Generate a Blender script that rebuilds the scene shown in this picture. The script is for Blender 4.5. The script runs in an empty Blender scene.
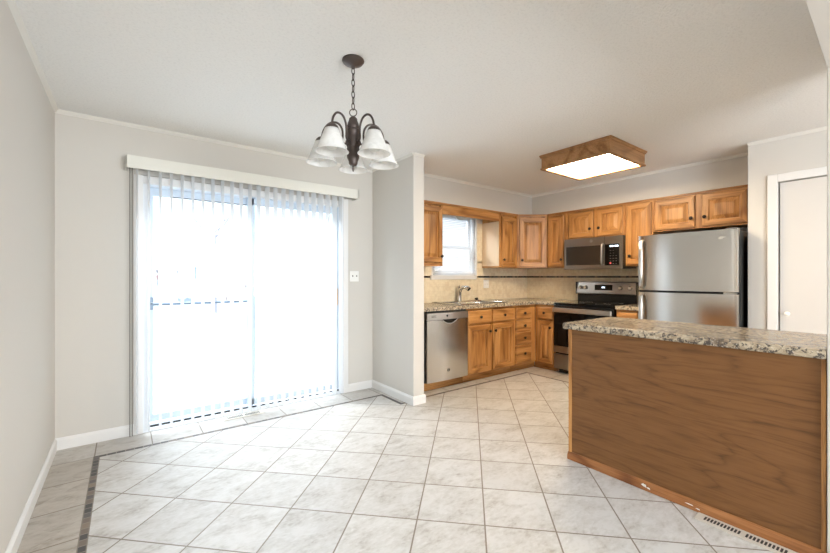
import bpy, bmesh, math, random
from mathutils import Vector, Matrix, Euler
random.seed(7)
PI = math.pi
S = bpy.context.scene
COL = S.collection

# ------------------------------------------------------------------ camera, world, lights, exposure
cam_d = bpy.data.cameras.new('camera'); cam = bpy.data.objects.new('camera', cam_d); COL.objects.link(cam)
cam.location = (0, 0, 1.242); cam.rotation_euler = (PI / 2, 0, math.radians(-37.0))
cam_d.sensor_width = 36.0; cam_d.lens = 384.0 / 830.0 * 36.0; cam_d.shift_y = 0.0006; cam_d.clip_start = 0.02
S.camera = cam

world = bpy.data.worlds.new('sky'); S.world = world; world.use_nodes = True
wn = world.node_tree.nodes; wl = world.node_tree.links
bg = wn['Background']
wtc = wn.new('ShaderNodeTexCoord'); wsx = wn.new('ShaderNodeSeparateXYZ'); wrp = wn.new('ShaderNodeValToRGB')
wl.new(wtc.outputs['Generated'], wsx.inputs[0]); wl.new(wsx.outputs[2], wrp.inputs[0]); wl.new(wrp.outputs[0], bg.inputs[0])
wrp.color_ramp.elements[0].position = 0.0; wrp.color_ramp.elements[0].color = (0.93, 0.97, 1.0, 1)
wrp.color_ramp.elements[1].position = 0.6; wrp.color_ramp.elements[1].color = (0.80, 0.90, 1.0, 1)
bg.inputs[1].default_value = 2.3

def area(name, loc, rot, sx, sy, power, color):
    d = bpy.data.lights.new(name, 'AREA'); d.shape = 'RECTANGLE'; d.size = sx; d.size_y = sy; d.energy = power; d.color = color
    o = bpy.data.objects.new(name, d); COL.objects.link(o); o.location = loc; o.rotation_euler = rot
    return o
# added fill light behind the camera, in an assumed window, tilted toward the ceiling
area('added_fill_behind_camera', (1.4, -3.36, 1.40), (PI / 2 + 0.30, 0, 0), 2.9, 1.4, 215, (0.91, 0.955, 1.0))
# daylight through the patio door, from the open sky outside
area('patio_daylight', (0.98, 5.2, 3.6), (math.radians(-52), 0, 0), 3.2, 1.6, 1000, (0.86, 0.93, 1.0))

S.view_settings.view_transform = 'Standard'; S.view_settings.look = 'None'
S.view_settings.gamma = 1.0; S.view_settings.use_curve_mapping = False
S.view_settings.exposure = 0.24
S.cycles.use_denoising = True
S.cycles.max_bounces = 12; S.cycles.diffuse_bounces = 6; S.cycles.glossy_bounces = 5
S.cycles.transparent_max_bounces = 40; S.cycles.transmission_bounces = 10
S.cycles.sample_clamp_indirect = 8.0; S.cycles.caustics_reflective = False; S.cycles.caustics_refractive = False

# ------------------------------------------------------------------ material helpers
def srgb(r, g, b):
    f = lambda c: (c / 255 / 12.92) if c / 255 <= 0.04045 else ((c / 255 + 0.055) / 1.055) ** 2.4
    return (f(r), f(g), f(b), 1)

class NT:
    """small wrapper for building node materials"""
    def __init__(s, name):
        s.m = bpy.data.materials.new(name); s.m.use_nodes = True
        s.n = s.m.node_tree.nodes; s.l = s.m.node_tree.links
        s.p = s.n['Principled BSDF']; s.out = s.n['Material Output']
    def new(s, t, **kw):
        x = s.n.new(t)
        for k, v in kw.items(): setattr(x, k, v)
        return x
    def put(s, sock, v):
        if isinstance(v, bpy.types.NodeSocket): s.l.new(v, sock)
        else: sock.default_value = v
    def math(s, op, a, b=0.0, c=None):
        x = s.new('ShaderNodeMath', operation=op); s.put(x.inputs[0], a); s.put(x.inputs[1], b)
        if c is not None: s.put(x.inputs[2], c)
        return x.outputs[0]
    def mix(s, f, a, b, blend='MIX'):
        x = s.new('ShaderNodeMix', data_type='RGBA', blend_type=blend)
        s.put(x.inputs[0], f); s.put(x.inputs[6], a); s.put(x.inputs[7], b)
        return x.outputs[2]
    def coords(s, scale=(1, 1, 1), rnd=False, rot=(0, 0, 0)):
        tc = s.new('ShaderNodeTexCoord'); v = tc.outputs['Object']
        if rnd:
            oi = s.new('ShaderNodeObjectInfo'); a = s.new('ShaderNodeVectorMath', operation='ADD')
            k = s.math('MULTIPLY', oi.outputs['Random'], 17.0)
            s.l.new(v, a.inputs[0]); s.l.new(k, a.inputs[1]); v = a.outputs[0]
        mp = s.new('ShaderNodeMapping'); s.l.new(v, mp.inputs[0]); mp.inputs[3].default_value = scale; mp.inputs[2].default_value = rot
        return mp.outputs[0]
    def noise(s, v, scale, detail=3, rough=0.55, dist=0.0):
        x = s.new('ShaderNodeTexNoise'); s.l.new(v, x.inputs['Vector'])
        x.inputs['Scale'].default_value = scale; x.inputs['Detail'].default_value = detail
        x.inputs['Roughness'].default_value = rough; x.inputs['Distortion'].default_value = dist
        return x.outputs[0]
    def ramp(s, f, stops):
        x = s.new('ShaderNodeValToRGB'); s.put(x.inputs[0], f)
        e = x.color_ramp.elements
        while len(e) < len(stops): e.new(0.5)
        for i, (p, c) in enumerate(stops): e[i].position = p; e[i].color = c if len(c) == 4 else (*c, 1)
        return x.outputs[0]
    def bump(s, h, strength=0.2, dist=0.01):
        x = s.new('ShaderNodeBump'); s.l.new(h, x.inputs['Height']); x.inputs['Strength'].default_value = strength; x.inputs['Distance'].default_value = dist
        s.l.new(x.outputs[0], s.p.inputs['Normal'])
    def base(s, c, rough=0.5, metal=0.0, spec=0.5):
        s.put(s.p.inputs['Base Color'], c); s.put(s.p.inputs['Roughness'], rough)
        s.put(s.p.inputs['Metallic'], metal); s.p.inputs['Specular IOR Level'].default_value = spec
        return s

def plain(name, rgb, rough=0.5, metal=0.0, spec=0.5, var=0.04):
    t = NT(name); v = t.coords()
    f = t.noise(v, 6.0, 2)
    c = srgb(*rgb); lo = tuple(x * (1 - var) for x in c[:3]) + (1,); hi = tuple(min(1, x * (1 + var)) for x in c[:3]) + (1,)
    t.base(t.mix(f, lo, hi), rough, metal, spec)
    return t.m

def emit(name, rgb, strength):
    t = NT(name); t.base((*rgb, 1), 0.5)
    t.p.inputs['Emission Color'].default_value = (*rgb, 1); t.p.inputs['Emission Strength'].default_value = strength
    return t.m

def wall_paint(name, rgb, bs=0.12, scale=90, rough=0.75):
    t = NT(name); v = t.coords(); n = t.noise(v, scale, 3)
    t.base(srgb(*rgb), rough, 0, 0.25); t.bump(n, bs, 0.006)
    return t.m

def popcorn(name, rgb):
    t = NT(name); n = t.noise(t.coords(), 75, 4, 0.7)
    c = srgb(*rgb); t.base(t.mix(t.ramp(n, [(0.35, (0, 0, 0)), (0.5, (1, 1, 1))]), tuple(x * 0.93 for x in c[:3]) + (1,), c), 0.9, 0, 0.2)
    t.bump(n, 0.6, 0.012)
    return t.m

def oak(name, dark, mid, light, axis='Z', rough=0.36, ring=7.0, strength=1.0):
    """oak with straight pores along an axis and slow cathedral figure"""
    t = NT(name)
    def sc(al, ac): return {'X': (al, ac, ac), 'Y': (ac, al, ac), 'Z': (ac, ac, al)}[axis]
    v1 = t.coords(sc(1.3, 24), True); v2 = t.coords(sc(5, 150), True); v3 = t.coords(sc(0.55, 2.6), True)
    a = t.noise(v1, 1.0, 4, 0.6, 0.4); pore = t.noise(v2, 1.0, 2, 0.5)
    big = t.noise(v3, 1.0, 2, 0.5, 0.3)
    rings = t.math('SINE', t.math('MULTIPLY', big, ring * 2 * PI)); rings = t.math('MULTIPLY_ADD', rings, 0.5, 0.5)
    rings = t.math('POWER', rings, 3.0)
    f = t.math('ADD', t.math('MULTIPLY', a, 0.75), t.math('MULTIPLY', rings, -0.22 * strength))
    c = t.ramp(f, [(0.10, dark), (0.36, mid), (0.62, light)])
    pm = t.ramp(pore, [(0.34, (0.62, 0.55, 0.5)), (0.5, (1, 1, 1))])
    c = t.mix(0.6, c, t.mix(1.0, c, pm, 'MULTIPLY'))
    t.base(c, rough, 0, 0.45); t.bump(pore, 0.05, 0.002)
    return t.m

def steel(name, rgb, rough=0.28, axis='Z'):
    t = NT(name)
    sc = {'X': (2, 900, 900), 'Y': (900, 2, 900), 'Z': (900, 900, 2)}[axis]
    n = t.noise(t.coords(sc), 1.0, 2)
    c = srgb(*rgb)
    t.base(t.mix(n, tuple(x * 0.975 for x in c[:3]) + (1,), c), t.math('MULTIPLY_ADD', n, 0.03, rough - 0.015), 1.0)
    t.p.inputs['Anisotropic'].default_value = 0.2
    return t.m

def granite(name):
    t = NT(name); v = t.coords((1, 1, 1))
    v2 = t.coords((1.7, 0.75, 1.5), rot=(0, 0, 0.35))
    a = t.noise(v2, 9, 5, 0.62, 0.8); b = t.noise(v, 45, 4, 0.65, 0.5); c = t.noise(v, 120, 2)
    col = t.ramp(a, [(0.28, srgb(100, 88, 78)), (0.42, srgb(160, 144, 122)), (0.56, srgb(194, 180, 156)), (0.72, srgb(146, 126, 102))])
    sp = t.ramp(b, [(0.43, (1, 1, 1)), (0.50, (0, 0, 0))])
    col = t.mix(t.math('MULTIPLY', sp, 0.85), col, srgb(58, 54, 57))
    lt = t.ramp(c, [(0.60, (0, 0, 0)), (0.68, (1, 1, 1))])
    col = t.mix(t.math('MULTIPLY', lt, 0.5), col, srgb(238, 230, 214))
    t.base(col, 0.22, 0, 0.5)
    return t.m

def floor_mat():
    t = NT('diagonal_ceramic_tile'); tc = t.new('ShaderNodeTexCoord'); sx = t.new('ShaderNodeSeparateXYZ')
    t.l.new(tc.outputs['Object'], sx.inputs[0]); X, Y = sx.outputs[0], sx.outputs[1]
    M = t.math
    d1 = M('SUBTRACT', -0.160, X)
    d2 = M('SUBTRACT', Y, 3.440); d3 = M('MINIMUM', M('SUBTRACT', X, 2.155), M('SUBTRACT', Y, 3.085))
    d4 = M('MAXIMUM', M('SUBTRACT', Y, 3.112), M('SUBTRACT', X, 4.165))
    dA = M('MINIMUM', M('MAXIMUM', d2, d3), M('SUBTRACT', 2.39, X))
    dB = M('MINIMUM', d4, M('SUBTRACT', X, 2.39))
    d = M('MAXIMUM', M('MAXIMUM', d1, dA), dB)
    strip = M('LESS_THAN', M('ABSOLUTE', d), 0.0155)
    border = M('GREATER_THAN', d, 0.0155)
    def joint(c, pitch, off, half):   # 1 on the joint; also the tile index
        q = M('DIVIDE', M('SUBTRACT', c, off), pitch); fr = M('FRACT', q); fl = M('FLOOR', q)
        e = M('MULTIPLY', M('MINIMUM', fr, M('SUBTRACT', 1.0, fr)), pitch)
        return M('LESS_THAN', e, half), fl
    r2 = math.sqrt(0.5)
    U = M('MULTIPLY', M('ADD', X, Y), r2); V = M('MULTIPLY', M('SUBTRACT', Y, X), r2)
    ju, iu = joint(U, 0.342, -0.103, 0.0038); jv, iv = joint(V, 0.342, -0.079, 0.0038)
    jf = M('MAXIMUM', ju, jv)
    isx = M('MAXIMUM', M('GREATER_THAN', d1, -0.0155), M('GREATER_THAN', M('SUBTRACT', X, 4.165), -0.0155))
    isx = M('MINIMUM', isx, M('LESS_THAN', Y, 3.452))
    by, iby = joint(Y, 0.342, 3.450, 0.0038); bx, ibx = joint(X, 0.3325, -0.172, 0.0038)
    jb = M('ADD', M('MULTIPLY', by, isx), M('MULTIPLY', bx, M('SUBTRACT', 1.0, isx)))
    ib = M('ADD', M('MULTIPLY', iby, isx), M('MULTIPLY', ibx, M('SUBTRACT', 1.0, isx)))
    je = M('LESS_THAN', M('ABSOLUTE', M('SUBTRACT', M('ABSOLUTE', d), 0.0165)), 0.0022)
    # tile identity for per-tile shade
    wn_ = t.new('ShaderNodeTexWhiteNoise', noise_dimensions='3D'); cb = t.new('ShaderNodeCombineXYZ')
    t.l.new(M('ADD', iu, M('MULTIPLY', ib, border)), cb.inputs[0]); t.l.new(iv, cb.inputs[1]); t.l.new(border, cb.inputs[2]); t.l.new(cb.outputs[0], wn_.inputs[0])
    rv = wn_.outputs[0]
    # mottling, shifted per tile
    sh = t.new('ShaderNodeVectorMath', operation='ADD'); t.l.new(tc.outputs['Object'], sh.inputs[0]); t.l.new(wn_.outputs[1], sh.inputs[1])
    mp = t.new('ShaderNodeMapping'); t.l.new(sh.outputs[0], mp.inputs[0]); mp.inputs[2].default_value = (0, 0, 0.785); mp.inputs[3].default_value = (1, 1.9, 1)
    a = t.noise(mp.outputs[0], 5.5, 6, 0.62, 0.6); b = t.noise(mp.outputs[0], 30, 4, 0.6, 0.4)
    f = M('ADD', M('MULTIPLY', a, 0.6), M('MULTIPLY', b, 0.4))
    c = t.ramp(f, [(0.32, srgb(162, 155, 147)), (0.46, srgb(194, 191, 186)), (0.58, srgb(206, 204, 201))])
    pit = t.ramp(b, [(0.66, (0, 0, 0)), (0.74, (1, 1, 1))])
    c = t.mix(M('MULTIPLY', pit, 0.25), c, srgb(236, 234, 228))
    c = t.mix(M('MULTIPLY', border, M('MULTIPLY_ADD', isx, 0.40, 0.20)), c, t.mix(1.0, c, srgb(214, 200, 182), 'MULTIPLY'))
    shade = M('MULTIPLY_ADD', rv, 0.10, 0.93)
    cs = t.new('ShaderNodeCombineXYZ')
    for i in range(3): t.l.new(shade, cs.inputs[i])
    c = t.mix(1.0, c, cs.outputs[0], 'MULTIPLY')
    grout = srgb(128, 117, 104)
    c = t.mix(M('MULTIPLY', jf, M('LESS_THAN', d, -0.0155)), c, grout)
    c = t.mix(M('MULTIPLY', jb, border), c, grout)
    # mosaic insert
    along = M('ADD', M('MULTIPLY', Y, isx), M('MULTIPLY', X, M('SUBTRACT', 1.0, isx)))
    q = M('DIVIDE', along, 0.052); w2 = t.new('ShaderNodeTexWhiteNoise', noise_dimensions='1D'); t.l.new(M('FLOOR', q), w2.inputs['W'])
    fr = M('FRACT', q); je2 = M('LESS_THAN', M('MINIMUM', fr, M('SUBTRACT', 1.0, fr)), 0.05)
    mc = t.ramp(w2.outputs[0], [(0.0, srgb(62, 58, 56)), (0.28, srgb(62, 58, 56)), (0.30, srgb(112, 98, 86)), (0.55, srgb(128, 112, 96)), (0.58, srgb(88, 82, 80)), (1.0, srgb(108, 104, 104))])
    mc.node.color_ramp.interpolation = 'CONSTANT'
    mc = t.mix(je2, mc, srgb(140, 130, 120))
    c = t.mix(strip, c, mc)
    c = t.mix(je, c, srgb(128, 118, 106))
    t.base(c, t.math('MULTIPLY_ADD', b, 0.2, 0.30), 0, 0.45)
    t.bump(M('SUBTRACT', M('MULTIPLY', b, 0.15), jf), 0.15, 0.002)
    return t.m

def backsplash_mat():
    t = NT('tumbled_travertine_tile'); tc = t.new('ShaderNodeTexCoord'); sx = t.new('ShaderNodeSeparateXYZ'); t.l.new(tc.outputs['Object'], sx.inputs[0])
    cb = t.new('ShaderNodeCombineXYZ'); t.l.new(t.math('ADD', sx.outputs[0], sx.outputs[1]), cb.inputs[0]); t.l.new(sx.outputs[2], cb.inputs[1])
    br = t.new('ShaderNodeTexBrick'); t.l.new(cb.outputs[0], br.inputs[0])
    br.inputs['Color1'].default_value = srgb(238, 226, 200); br.inputs['Color2'].default_value = srgb(218, 198, 162); br.inputs['Mortar'].default_value = srgb(230, 216, 188)
    br.inputs['Scale'].default_value = 1.0; br.inputs['Mortar Size'].default_value = 0.002; br.inputs['Bias'].default_value = -0.55
    br.inputs['Brick Width'].default_value = 0.075; br.inputs['Row Height'].default_value = 0.062
    n = t.noise(t.coords((1, 1, 1)), 22, 4)
    c = t.mix(0.5, br.outputs[0], t.mix(1.0, br.outputs[0], t.ramp(n, [(0.3, (0.8, 0.74, 0.66)), (0.62, (1.05, 1.03, 1.0))]), 'MULTIPLY'))
    t.base(c, 0.5, 0, 0.35)
    return t.m

def mosaic_mat():
    t = NT('dark_mosaic'); tc = t.new('ShaderNodeTexCoord'); sx = t.new('ShaderNodeSeparateXYZ'); t.l.new(tc.outputs['Object'], sx.inputs[0])
    q = t.math('DIVIDE', t.math('ADD', sx.outputs[0], sx.outputs[1]), 0.034)
    w = t.new('ShaderNodeTexWhiteNoise', noise_dimensions='1D'); t.l.new(t.math('FLOOR', q), w.inputs['W'])
    c = t.ramp(w.outputs[0], [(0, srgb(40, 34, 32)), (0.5, srgb(58, 50, 46)), (0.75, srgb(120, 100, 78))]); c.node.color_ramp.interpolation = 'CONSTANT'
    t.base(c, 0.2)
    return t.m

def glass_mat(name, tint=(0.97, 0.99, 1.0), refl=0.08):
    t = NT(name); t.n.remove(t.p)
    tr = t.new('ShaderNodeBsdfTransparent'); tr.inputs[0].default_value = (*tint, 1)
    gl = t.new('ShaderNodeBsdfGlossy'); gl.inputs['Roughness'].default_value = 0.02
    mx = t.new('ShaderNodeMixShader'); lw = t.new('ShaderNodeLayerWeight'); lw.inputs[0].default_value = 0.35
    t.l.new(t.math('MULTIPLY_ADD', lw.outputs['Fresnel'], 0.5, refl * 0.3), mx.inputs[0]); t.l.new(tr.outputs[0], mx.inputs[1]); t.l.new(gl.outputs[0], mx.inputs[2]); t.l.new(mx.outputs[0], t.out.inputs[0])
    return t.m

def translucent_mat(name, rgb, trans=0.45, rough=0.5, clear=0.0):
    t = NT(name); t.n.remove(t.p)
    df = t.new('ShaderNodeBsdfDiffuse'); df.inputs[0].default_value = srgb(*rgb)
    tl = t.new('ShaderNodeBsdfTranslucent'); tl.inputs[0].default_value = srgb(*rgb)
    mx = t.new('ShaderNodeMixShader'); mx.inputs[0].default_value = trans
    t.l.new(df.outputs[0], mx.inputs[1]); t.l.new(tl.outputs[0], mx.inputs[2])
    last = mx.outputs[0]
    if clear:
        tp = t.new('ShaderNodeBsdfTransparent'); m2 = t.new('ShaderNodeMixShader'); m2.inputs[0].default_value = clear
        t.l.new(last, m2.inputs[1]); t.l.new(tp.outputs[0], m2.inputs[2]); last = m2.outputs[0]
    gl = t.new('ShaderNodeBsdfGlossy'); gl.inputs['Roughness'].default_value = rough
    m3 = t.new('ShaderNodeMixShader'); m3.inputs[0].default_value = 0.05
    t.l.new(last, m3.inputs[1]); t.l.new(gl.outputs[0], m3.inputs[2]); t.l.new(m3.outputs[0], t.out.inputs[0])
    return t.m

def alabaster_mat():
    t = NT('alabaster_glass'); v = t.coords((1, 1, 1), True); n = t.noise(v, 14, 4, 0.6, 1.2)
    c = t.ramp(n, [(0.35, srgb(236, 236, 234)), (0.6, srgb(252, 252, 251))])
    t.base(c, 0.18, 0, 0.5)
    t.p.inputs['Subsurface Weight'].default_value = 0.0
    tl = t.new('ShaderNodeBsdfTranslucent'); t.l.new(c, tl.inputs[0]); mx = t.new('ShaderNodeMixShader'); mx.inputs[0].default_value = 0.42
    tp = t.new('ShaderNodeBsdfTransparent'); m2 = t.new('ShaderNodeMixShader'); m2.inputs[0].default_value = 0.16
    t.l.new(t.p.outputs[0], mx.inputs[1]); t.l.new(tl.outputs[0], mx.inputs[2]); t.l.new(mx.outputs[0], m2.inputs[1]); t.l.new(tp.outputs[0], m2.inputs[2]); t.l.new(m2.outputs[0], t.out.inputs[0])
    return t.m

def panel_oak(name):
    """wide veneer sheet, figure running along Y with flame shapes"""
    t = NT(name)
    big = t.noise(t.coords((1, 0.62, 3.4)), 1.0, 2, 0.5, 0.2)
    sx = t.new('ShaderNodeSeparateXYZ'); tc = t.new('ShaderNodeTexCoord'); t.l.new(tc.outputs['Object'], sx.inputs[0])
    ph = t.math('ADD', t.math('MULTIPLY', sx.outputs[2], 5.0), t.math('MULTIPLY', big, 9.0))
    fine = t.noise(t.coords((40, 5, 40)), 1.0, 3, 0.6, 0.3)
    ph = t.math('ADD', ph, t.math('MULTIPLY', fine, 0.35))
    tri = t.math('PINGPONG', t.math('MULTIPLY', ph, 3.0), 1.0)
    f = t.math('ADD', t.math('MULTIPLY', t.math('POWER', tri, 4.0), -0.19), t.math('MULTIPLY_ADD', fine, 0.55, 0.20))
    c = t.ramp(f, [(0.18, srgb(94, 62, 34)), (0.42, srgb(123, 84, 48)), (0.75, srgb(135, 95, 57))])
    pore = t.noise(t.coords((150, 6, 150)), 1.0, 2)
    c = t.mix(0.5, c, t.mix(1.0, c, t.ramp(pore, [(0.35, (0.7, 0.65, 0.6)), (0.5, (1, 1, 1))]), 'MULTIPLY'))
    t.base(c, 0.42, 0, 0.35)
    return t.m

OD, OM, OL = srgb(140, 92, 46), srgb(190, 137, 79), srgb(210, 161, 102)
M_ = {
 'wall': wall_paint('greige_wall_paint', (210, 206, 199)),
 'ceil': popcorn('popcorn_ceiling', (240, 239, 236)),
 'white': plain('white_trim_paint', (230, 229, 227), 0.4, var=0.01),
 'dimfloor': plain('dark_unseen_floor', (138, 126, 112), 0.95, 0, 0.1, 0.15),  # unseen living floor, dark tone added to cut bounced light on the header
 'covetrim': plain('ceiling_trim_paint', (224, 221, 214), 0.6, var=0.01),
 'vinyl': plain('white_vinyl', (232, 236, 240), 0.35, var=0.01),
 'valance': plain('cream_valance', (224, 223, 214), 0.5, var=0.01),
 'doorpaint': plain('white_door_paint', (216, 212, 207), 0.4, var=0.01),
 'floor': floor_mat(), 'splash': backsplash_mat(), 'mosaic': mosaic_mat(), 'granite': granite('granite_laminate'),
 'oakV': oak('oak_upright_grain', OD, OM, OL, 'Z'), 'oakH': oak('oak_level_grain', OD, OM, OL, 'X'),
 'oakY': oak('oak_trim_grain', OD, OM, OL, 'Y'),
 'oakBase': oak('oak_base_moulding', srgb(112, 66, 32), srgb(158, 104, 60), srgb(176, 122, 76), 'Y'),
 'panel': panel_oak('oak_veneer_sheet'),
 'windowlit': plain('windowlit_side_tone', (226, 200, 168), 0.3, var=0.03),  # cabinet side: reflected window light put into the base colour
 'lampwood': oak('lamp_oak', srgb(138, 96, 58), srgb(172, 128, 84), srgb(190, 146, 102), 'X'),
 'steel': steel('brushed_steel', (196, 192, 186), 0.30, 'X'),
 'steelV': steel('brushed_steel_upright', (206, 203, 198), 0.20, 'Z'),
 'steelD': steel('dark_steel', (150, 142, 132), 0.30, 'X'),
 'chrome': plain('chrome', (215, 215, 215), 0.08, 1.0, var=0.0),
 'sinksteel': plain('sink_steel', (205, 203, 198), 0.22, 1.0, var=0.02),
 'black': plain('black_enamel', (16, 16, 17), 0.22, var=0.0),
 'blackglass': plain('black_glass', (10, 10, 11), 0.06, 0.0, 0.25, var=0.0),
 'mwglass': plain('smoked_glass', (44, 40, 36), 0.12, var=0.0),
 'sidegrey': plain('dark_grey_cabinet', (62, 62, 60), 0.4),
 'gasket': plain('black_gap', (18, 18, 18), 0.7),
 'bronze': plain('oil_rubbed_bronze', (88, 78, 74), 0.42, 0.55, var=0.1),
 'knob': plain('dark_bronze_knob', (52, 42, 36), 0.3, 0.7),
 'plate': plain('white_plate', (240, 239, 235), 0.35, var=0.0),
 'slot': plain('dark_slot', (40, 38, 36), 0.6),
 'sashvinyl': plain('pale_blue_sash_vinyl', (202, 214, 226), 0.35, var=0.01),
 'glass': glass_mat('window_glass'),
 'vane': translucent_mat('white_vinyl_vane', (250, 251, 252), 0.58, 0.4, 0.26),
 'slat': translucent_mat('white_mini_slat', (240, 241, 242), 0.36, 0.4),
 'shade': alabaster_mat(),
 'dome': translucent_mat('white_dome_glass', (240, 240, 236), 0.5, 0.2),
 'diff': emit('lit_diffuser', (1.0, 0.80, 0.56), 36.0),
 'led': emit('lit_digits', (0.75, 0.86, 1.0), 2.0),
 'redled': emit('red_key', (0.9, 0.12, 0.12), 0.6),
 'mark': plain('pale_print', (205, 205, 200), 0.4),
 'greyprint': plain('grey_print', (120, 116, 110), 0.5),
 'register': plain('cream_metal_register', (206, 200, 188), 0.4),
 'pullwood': plain('honey_wood_pull', (214, 160, 84), 0.4),
 'bar': plain('grey_blue_metal', (118, 134, 150), 0.4, 0.3),
 'snow': plain('snowy_ground', (232, 236, 240), 0.9),
 'deck': plain('pale_deck_boards', (214, 212, 208), 0.8),
 'siding': plain('white_siding', (220, 220, 218), 0.8), 'roofing': plain('grey_roofing', (132, 128, 130), 0.9),
 'shedblue': plain('blue_grey_siding', (160, 172, 190), 0.8), 'brick': plain('reddish_brick', (150, 112, 104), 0.9),
 'fence': plain('weathered_fence', (172, 160, 154), 0.9), 'bark': plain('pale_bark', (165, 163, 170), 0.9),
 'winpane': plain('grey_window', (150, 155, 165), 0.2),
}

# ------------------------------------------------------------------ geometry helpers
class MB:
    def __init__(s): s.bm = bmesh.new(); s.mats = []
    def _mi(s, mi, faces):
        for f in faces: f.material_index = mi
    def box(s, x0, x1, y0, y1, z0, z1, bev=0.0, mi=0, seg=2):
        x0, x1 = sorted((x0, x1)); y0, y1 = sorted((y0, y1)); z0, z1 = sorted((z0, z1))
        g = bmesh.ops.create_cube(s.bm, size=1.0)
        for v in g['verts']:
            v.co = Vector(((x0 + x1) / 2 + v.co.x * (x1 - x0), (y0 + y1) / 2 + v.co.y * (y1 - y0), (z0 + z1) / 2 + v.co.z * (z1 - z0)))
        fs = set(f for v in g['verts'] for f in v.link_faces); s._mi(mi, fs)
        if bev > 0:
            es = list(set(e for v in g['verts'] for e in v.link_edges))
            r = bmesh.ops.bevel(s.bm, geom=es, offset=bev, segments=seg, affect='EDGES', profile=0.5)
            s._mi(mi, r['faces'])
        return s
    def loops(s, rings, mi=0, close=True, cap0=True, cap1=True, mis=None):
        vs = [[s.bm.verts.new(p) for p in r] for r in rings]
        n = len(vs[0])
        for k in range(len(vs) - 1):
            for i in range(n if close else n - 1):
                j = (i + 1) % n
                try:
                    f = s.bm.faces.new((vs[k][i], vs[k][j], vs[k + 1][j], vs[k + 1][i]))
                    f.material_index = mis(k, i) if mis else mi
                except ValueError: pass
        if cap0 and n > 2: s.bm.faces.new(list(reversed(vs[0]))).material_index = mi
        if cap1 and n > 2: s.bm.faces.new(vs[-1]).material_index = mi
        return s
    def lathe(s, prof, o=(0, 0, 0), axis='Z', n=24, mi=0, cap0=True, cap1=True):
        rings = []
        for r, h in prof:
            ring = []
            for i in range(n):
                a = 2 * PI * i / n; c, d = max(r, 1e-5) * math.cos(a), max(r, 1e-5) * math.sin(a)
                p = {'Z': (c, d, h), 'Y': (c, h, -d), 'X': (h, c, d)}[axis]
                ring.append((o[0] + p[0], o[1] + p[1], o[2] + p[2]))
            rings.append(ring)
        return s.loops(rings, mi, True, cap0, cap1)
    def cyl(s, r, a, b, n=16, mi=0): return s.tube([a, b], r, n, mi)
    def tube(s, pts, r, n=10, mi=0, caps=True, closed=False):
        pts = [Vector(p) for p in pts]; rings = []; up = None; N = len(pts)
        for i, p in enumerate(pts):
            if closed: t = (pts[(i + 1) % N] - pts[i - 1]).normalized()
            else: t = (pts[min(i + 1, N - 1)] - pts[max(i - 1, 0)]).normalized()
            if up is None: up = t.orthogonal().normalized()
            else:
                up = (up - t * up.dot(t)); up = up.normalized() if up.length > 1e-6 else t.orthogonal().normalized()
            b = t.cross(up); rr = r[i] if isinstance(r, (list, tuple)) else r
            rings.append([p + (up * math.cos(2 * PI * k / n) + b * math.sin(2 * PI * k / n)) * rr for k in range(n)])
        if closed: rings.append(rings[0]); caps = False
        return s.loops(rings, mi, True, caps, caps)
    def sphere(s, r, o, sc=(1, 1, 1), u=20, v=12, mi=0):
        prof = [(r * math.sin(PI * k / v), -r * math.cos(PI * k / v)) for k in range(v + 1)]
        rings = [[(o[0] + rr * math.cos(2 * PI * i / u) * sc[0], o[1] + rr * math.sin(2 * PI * i / u) * sc[1], o[2] + h * sc[2]) for i in range(u)] for rr, h in [(max(a, 1e-5), b) for a, b in prof]]
        return s.loops(rings, mi)
    def extrude_poly(s, pts, z0, z1, bev=0.0, mi=0):
        vs = [s.bm.verts.new((x, y, z0)) for x, y in pts]; f = s.bm.faces.new(vs); f.material_index = mi
        r = bmesh.ops.extrude_face_region(s.bm, geom=[f])
        nv = [v for v in r['geom'] if isinstance(v, bmesh.types.BMVert)]
        for v in nv: v.co.z = z1
        for v in nv:
            for g in v.link_faces: g.material_index = mi
        if bev:
            es = [e for v in vs + nv for e in v.link_edges if abs(e.verts[0].co.z - e.verts[1].co.z) < 1e-6]
            bmesh.ops.bevel(s.bm, geom=list(set(es)), offset=bev, segments=3, affect='EDGES', profile=0.5)
        return s
    def build(s, name, mats, parent=None, loc=None, smooth=False, rotz=0.0):
        bm = s.bm
        bmesh.ops.recalc_face_normals(bm, faces=bm.faces)
        me = bpy.data.meshes.new(name)
        c = Vector((0, 0, 0))
        if loc is None and bm.verts:
            mn = Vector((min(v.co.x for v in bm.verts), min(v.co.y for v in bm.verts), min(v.co.z for v in bm.verts)))
            mx = Vector((max(v.co.x for v in bm.verts), max(v.co.y for v in bm.verts), max(v.co.z for v in bm.verts)))
            c = Vector(((mn.x + mx.x) / 2, (mn.y + mx.y) / 2, mn.z))
        elif loc is not None: c = Vector(loc)
        for v in bm.verts: v.co -= c
        bm.to_mesh(me); bm.free()
        if smooth:
            for p in me.polygons: p.use_smooth = True
            try: me.set_sharp_from_angle(angle=math.radians(38))
            except Exception: pass
        for m in (mats if isinstance(mats, (list, tuple)) else [mats]): me.materials.append(M_[m] if isinstance(m, str) else m)
        o = bpy.data.objects.new(name, me); COL.objects.link(o); o.location = c
        if parent is not None:
            o.parent = parent
            if parent.type == 'MESH': pass
        return o

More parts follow.
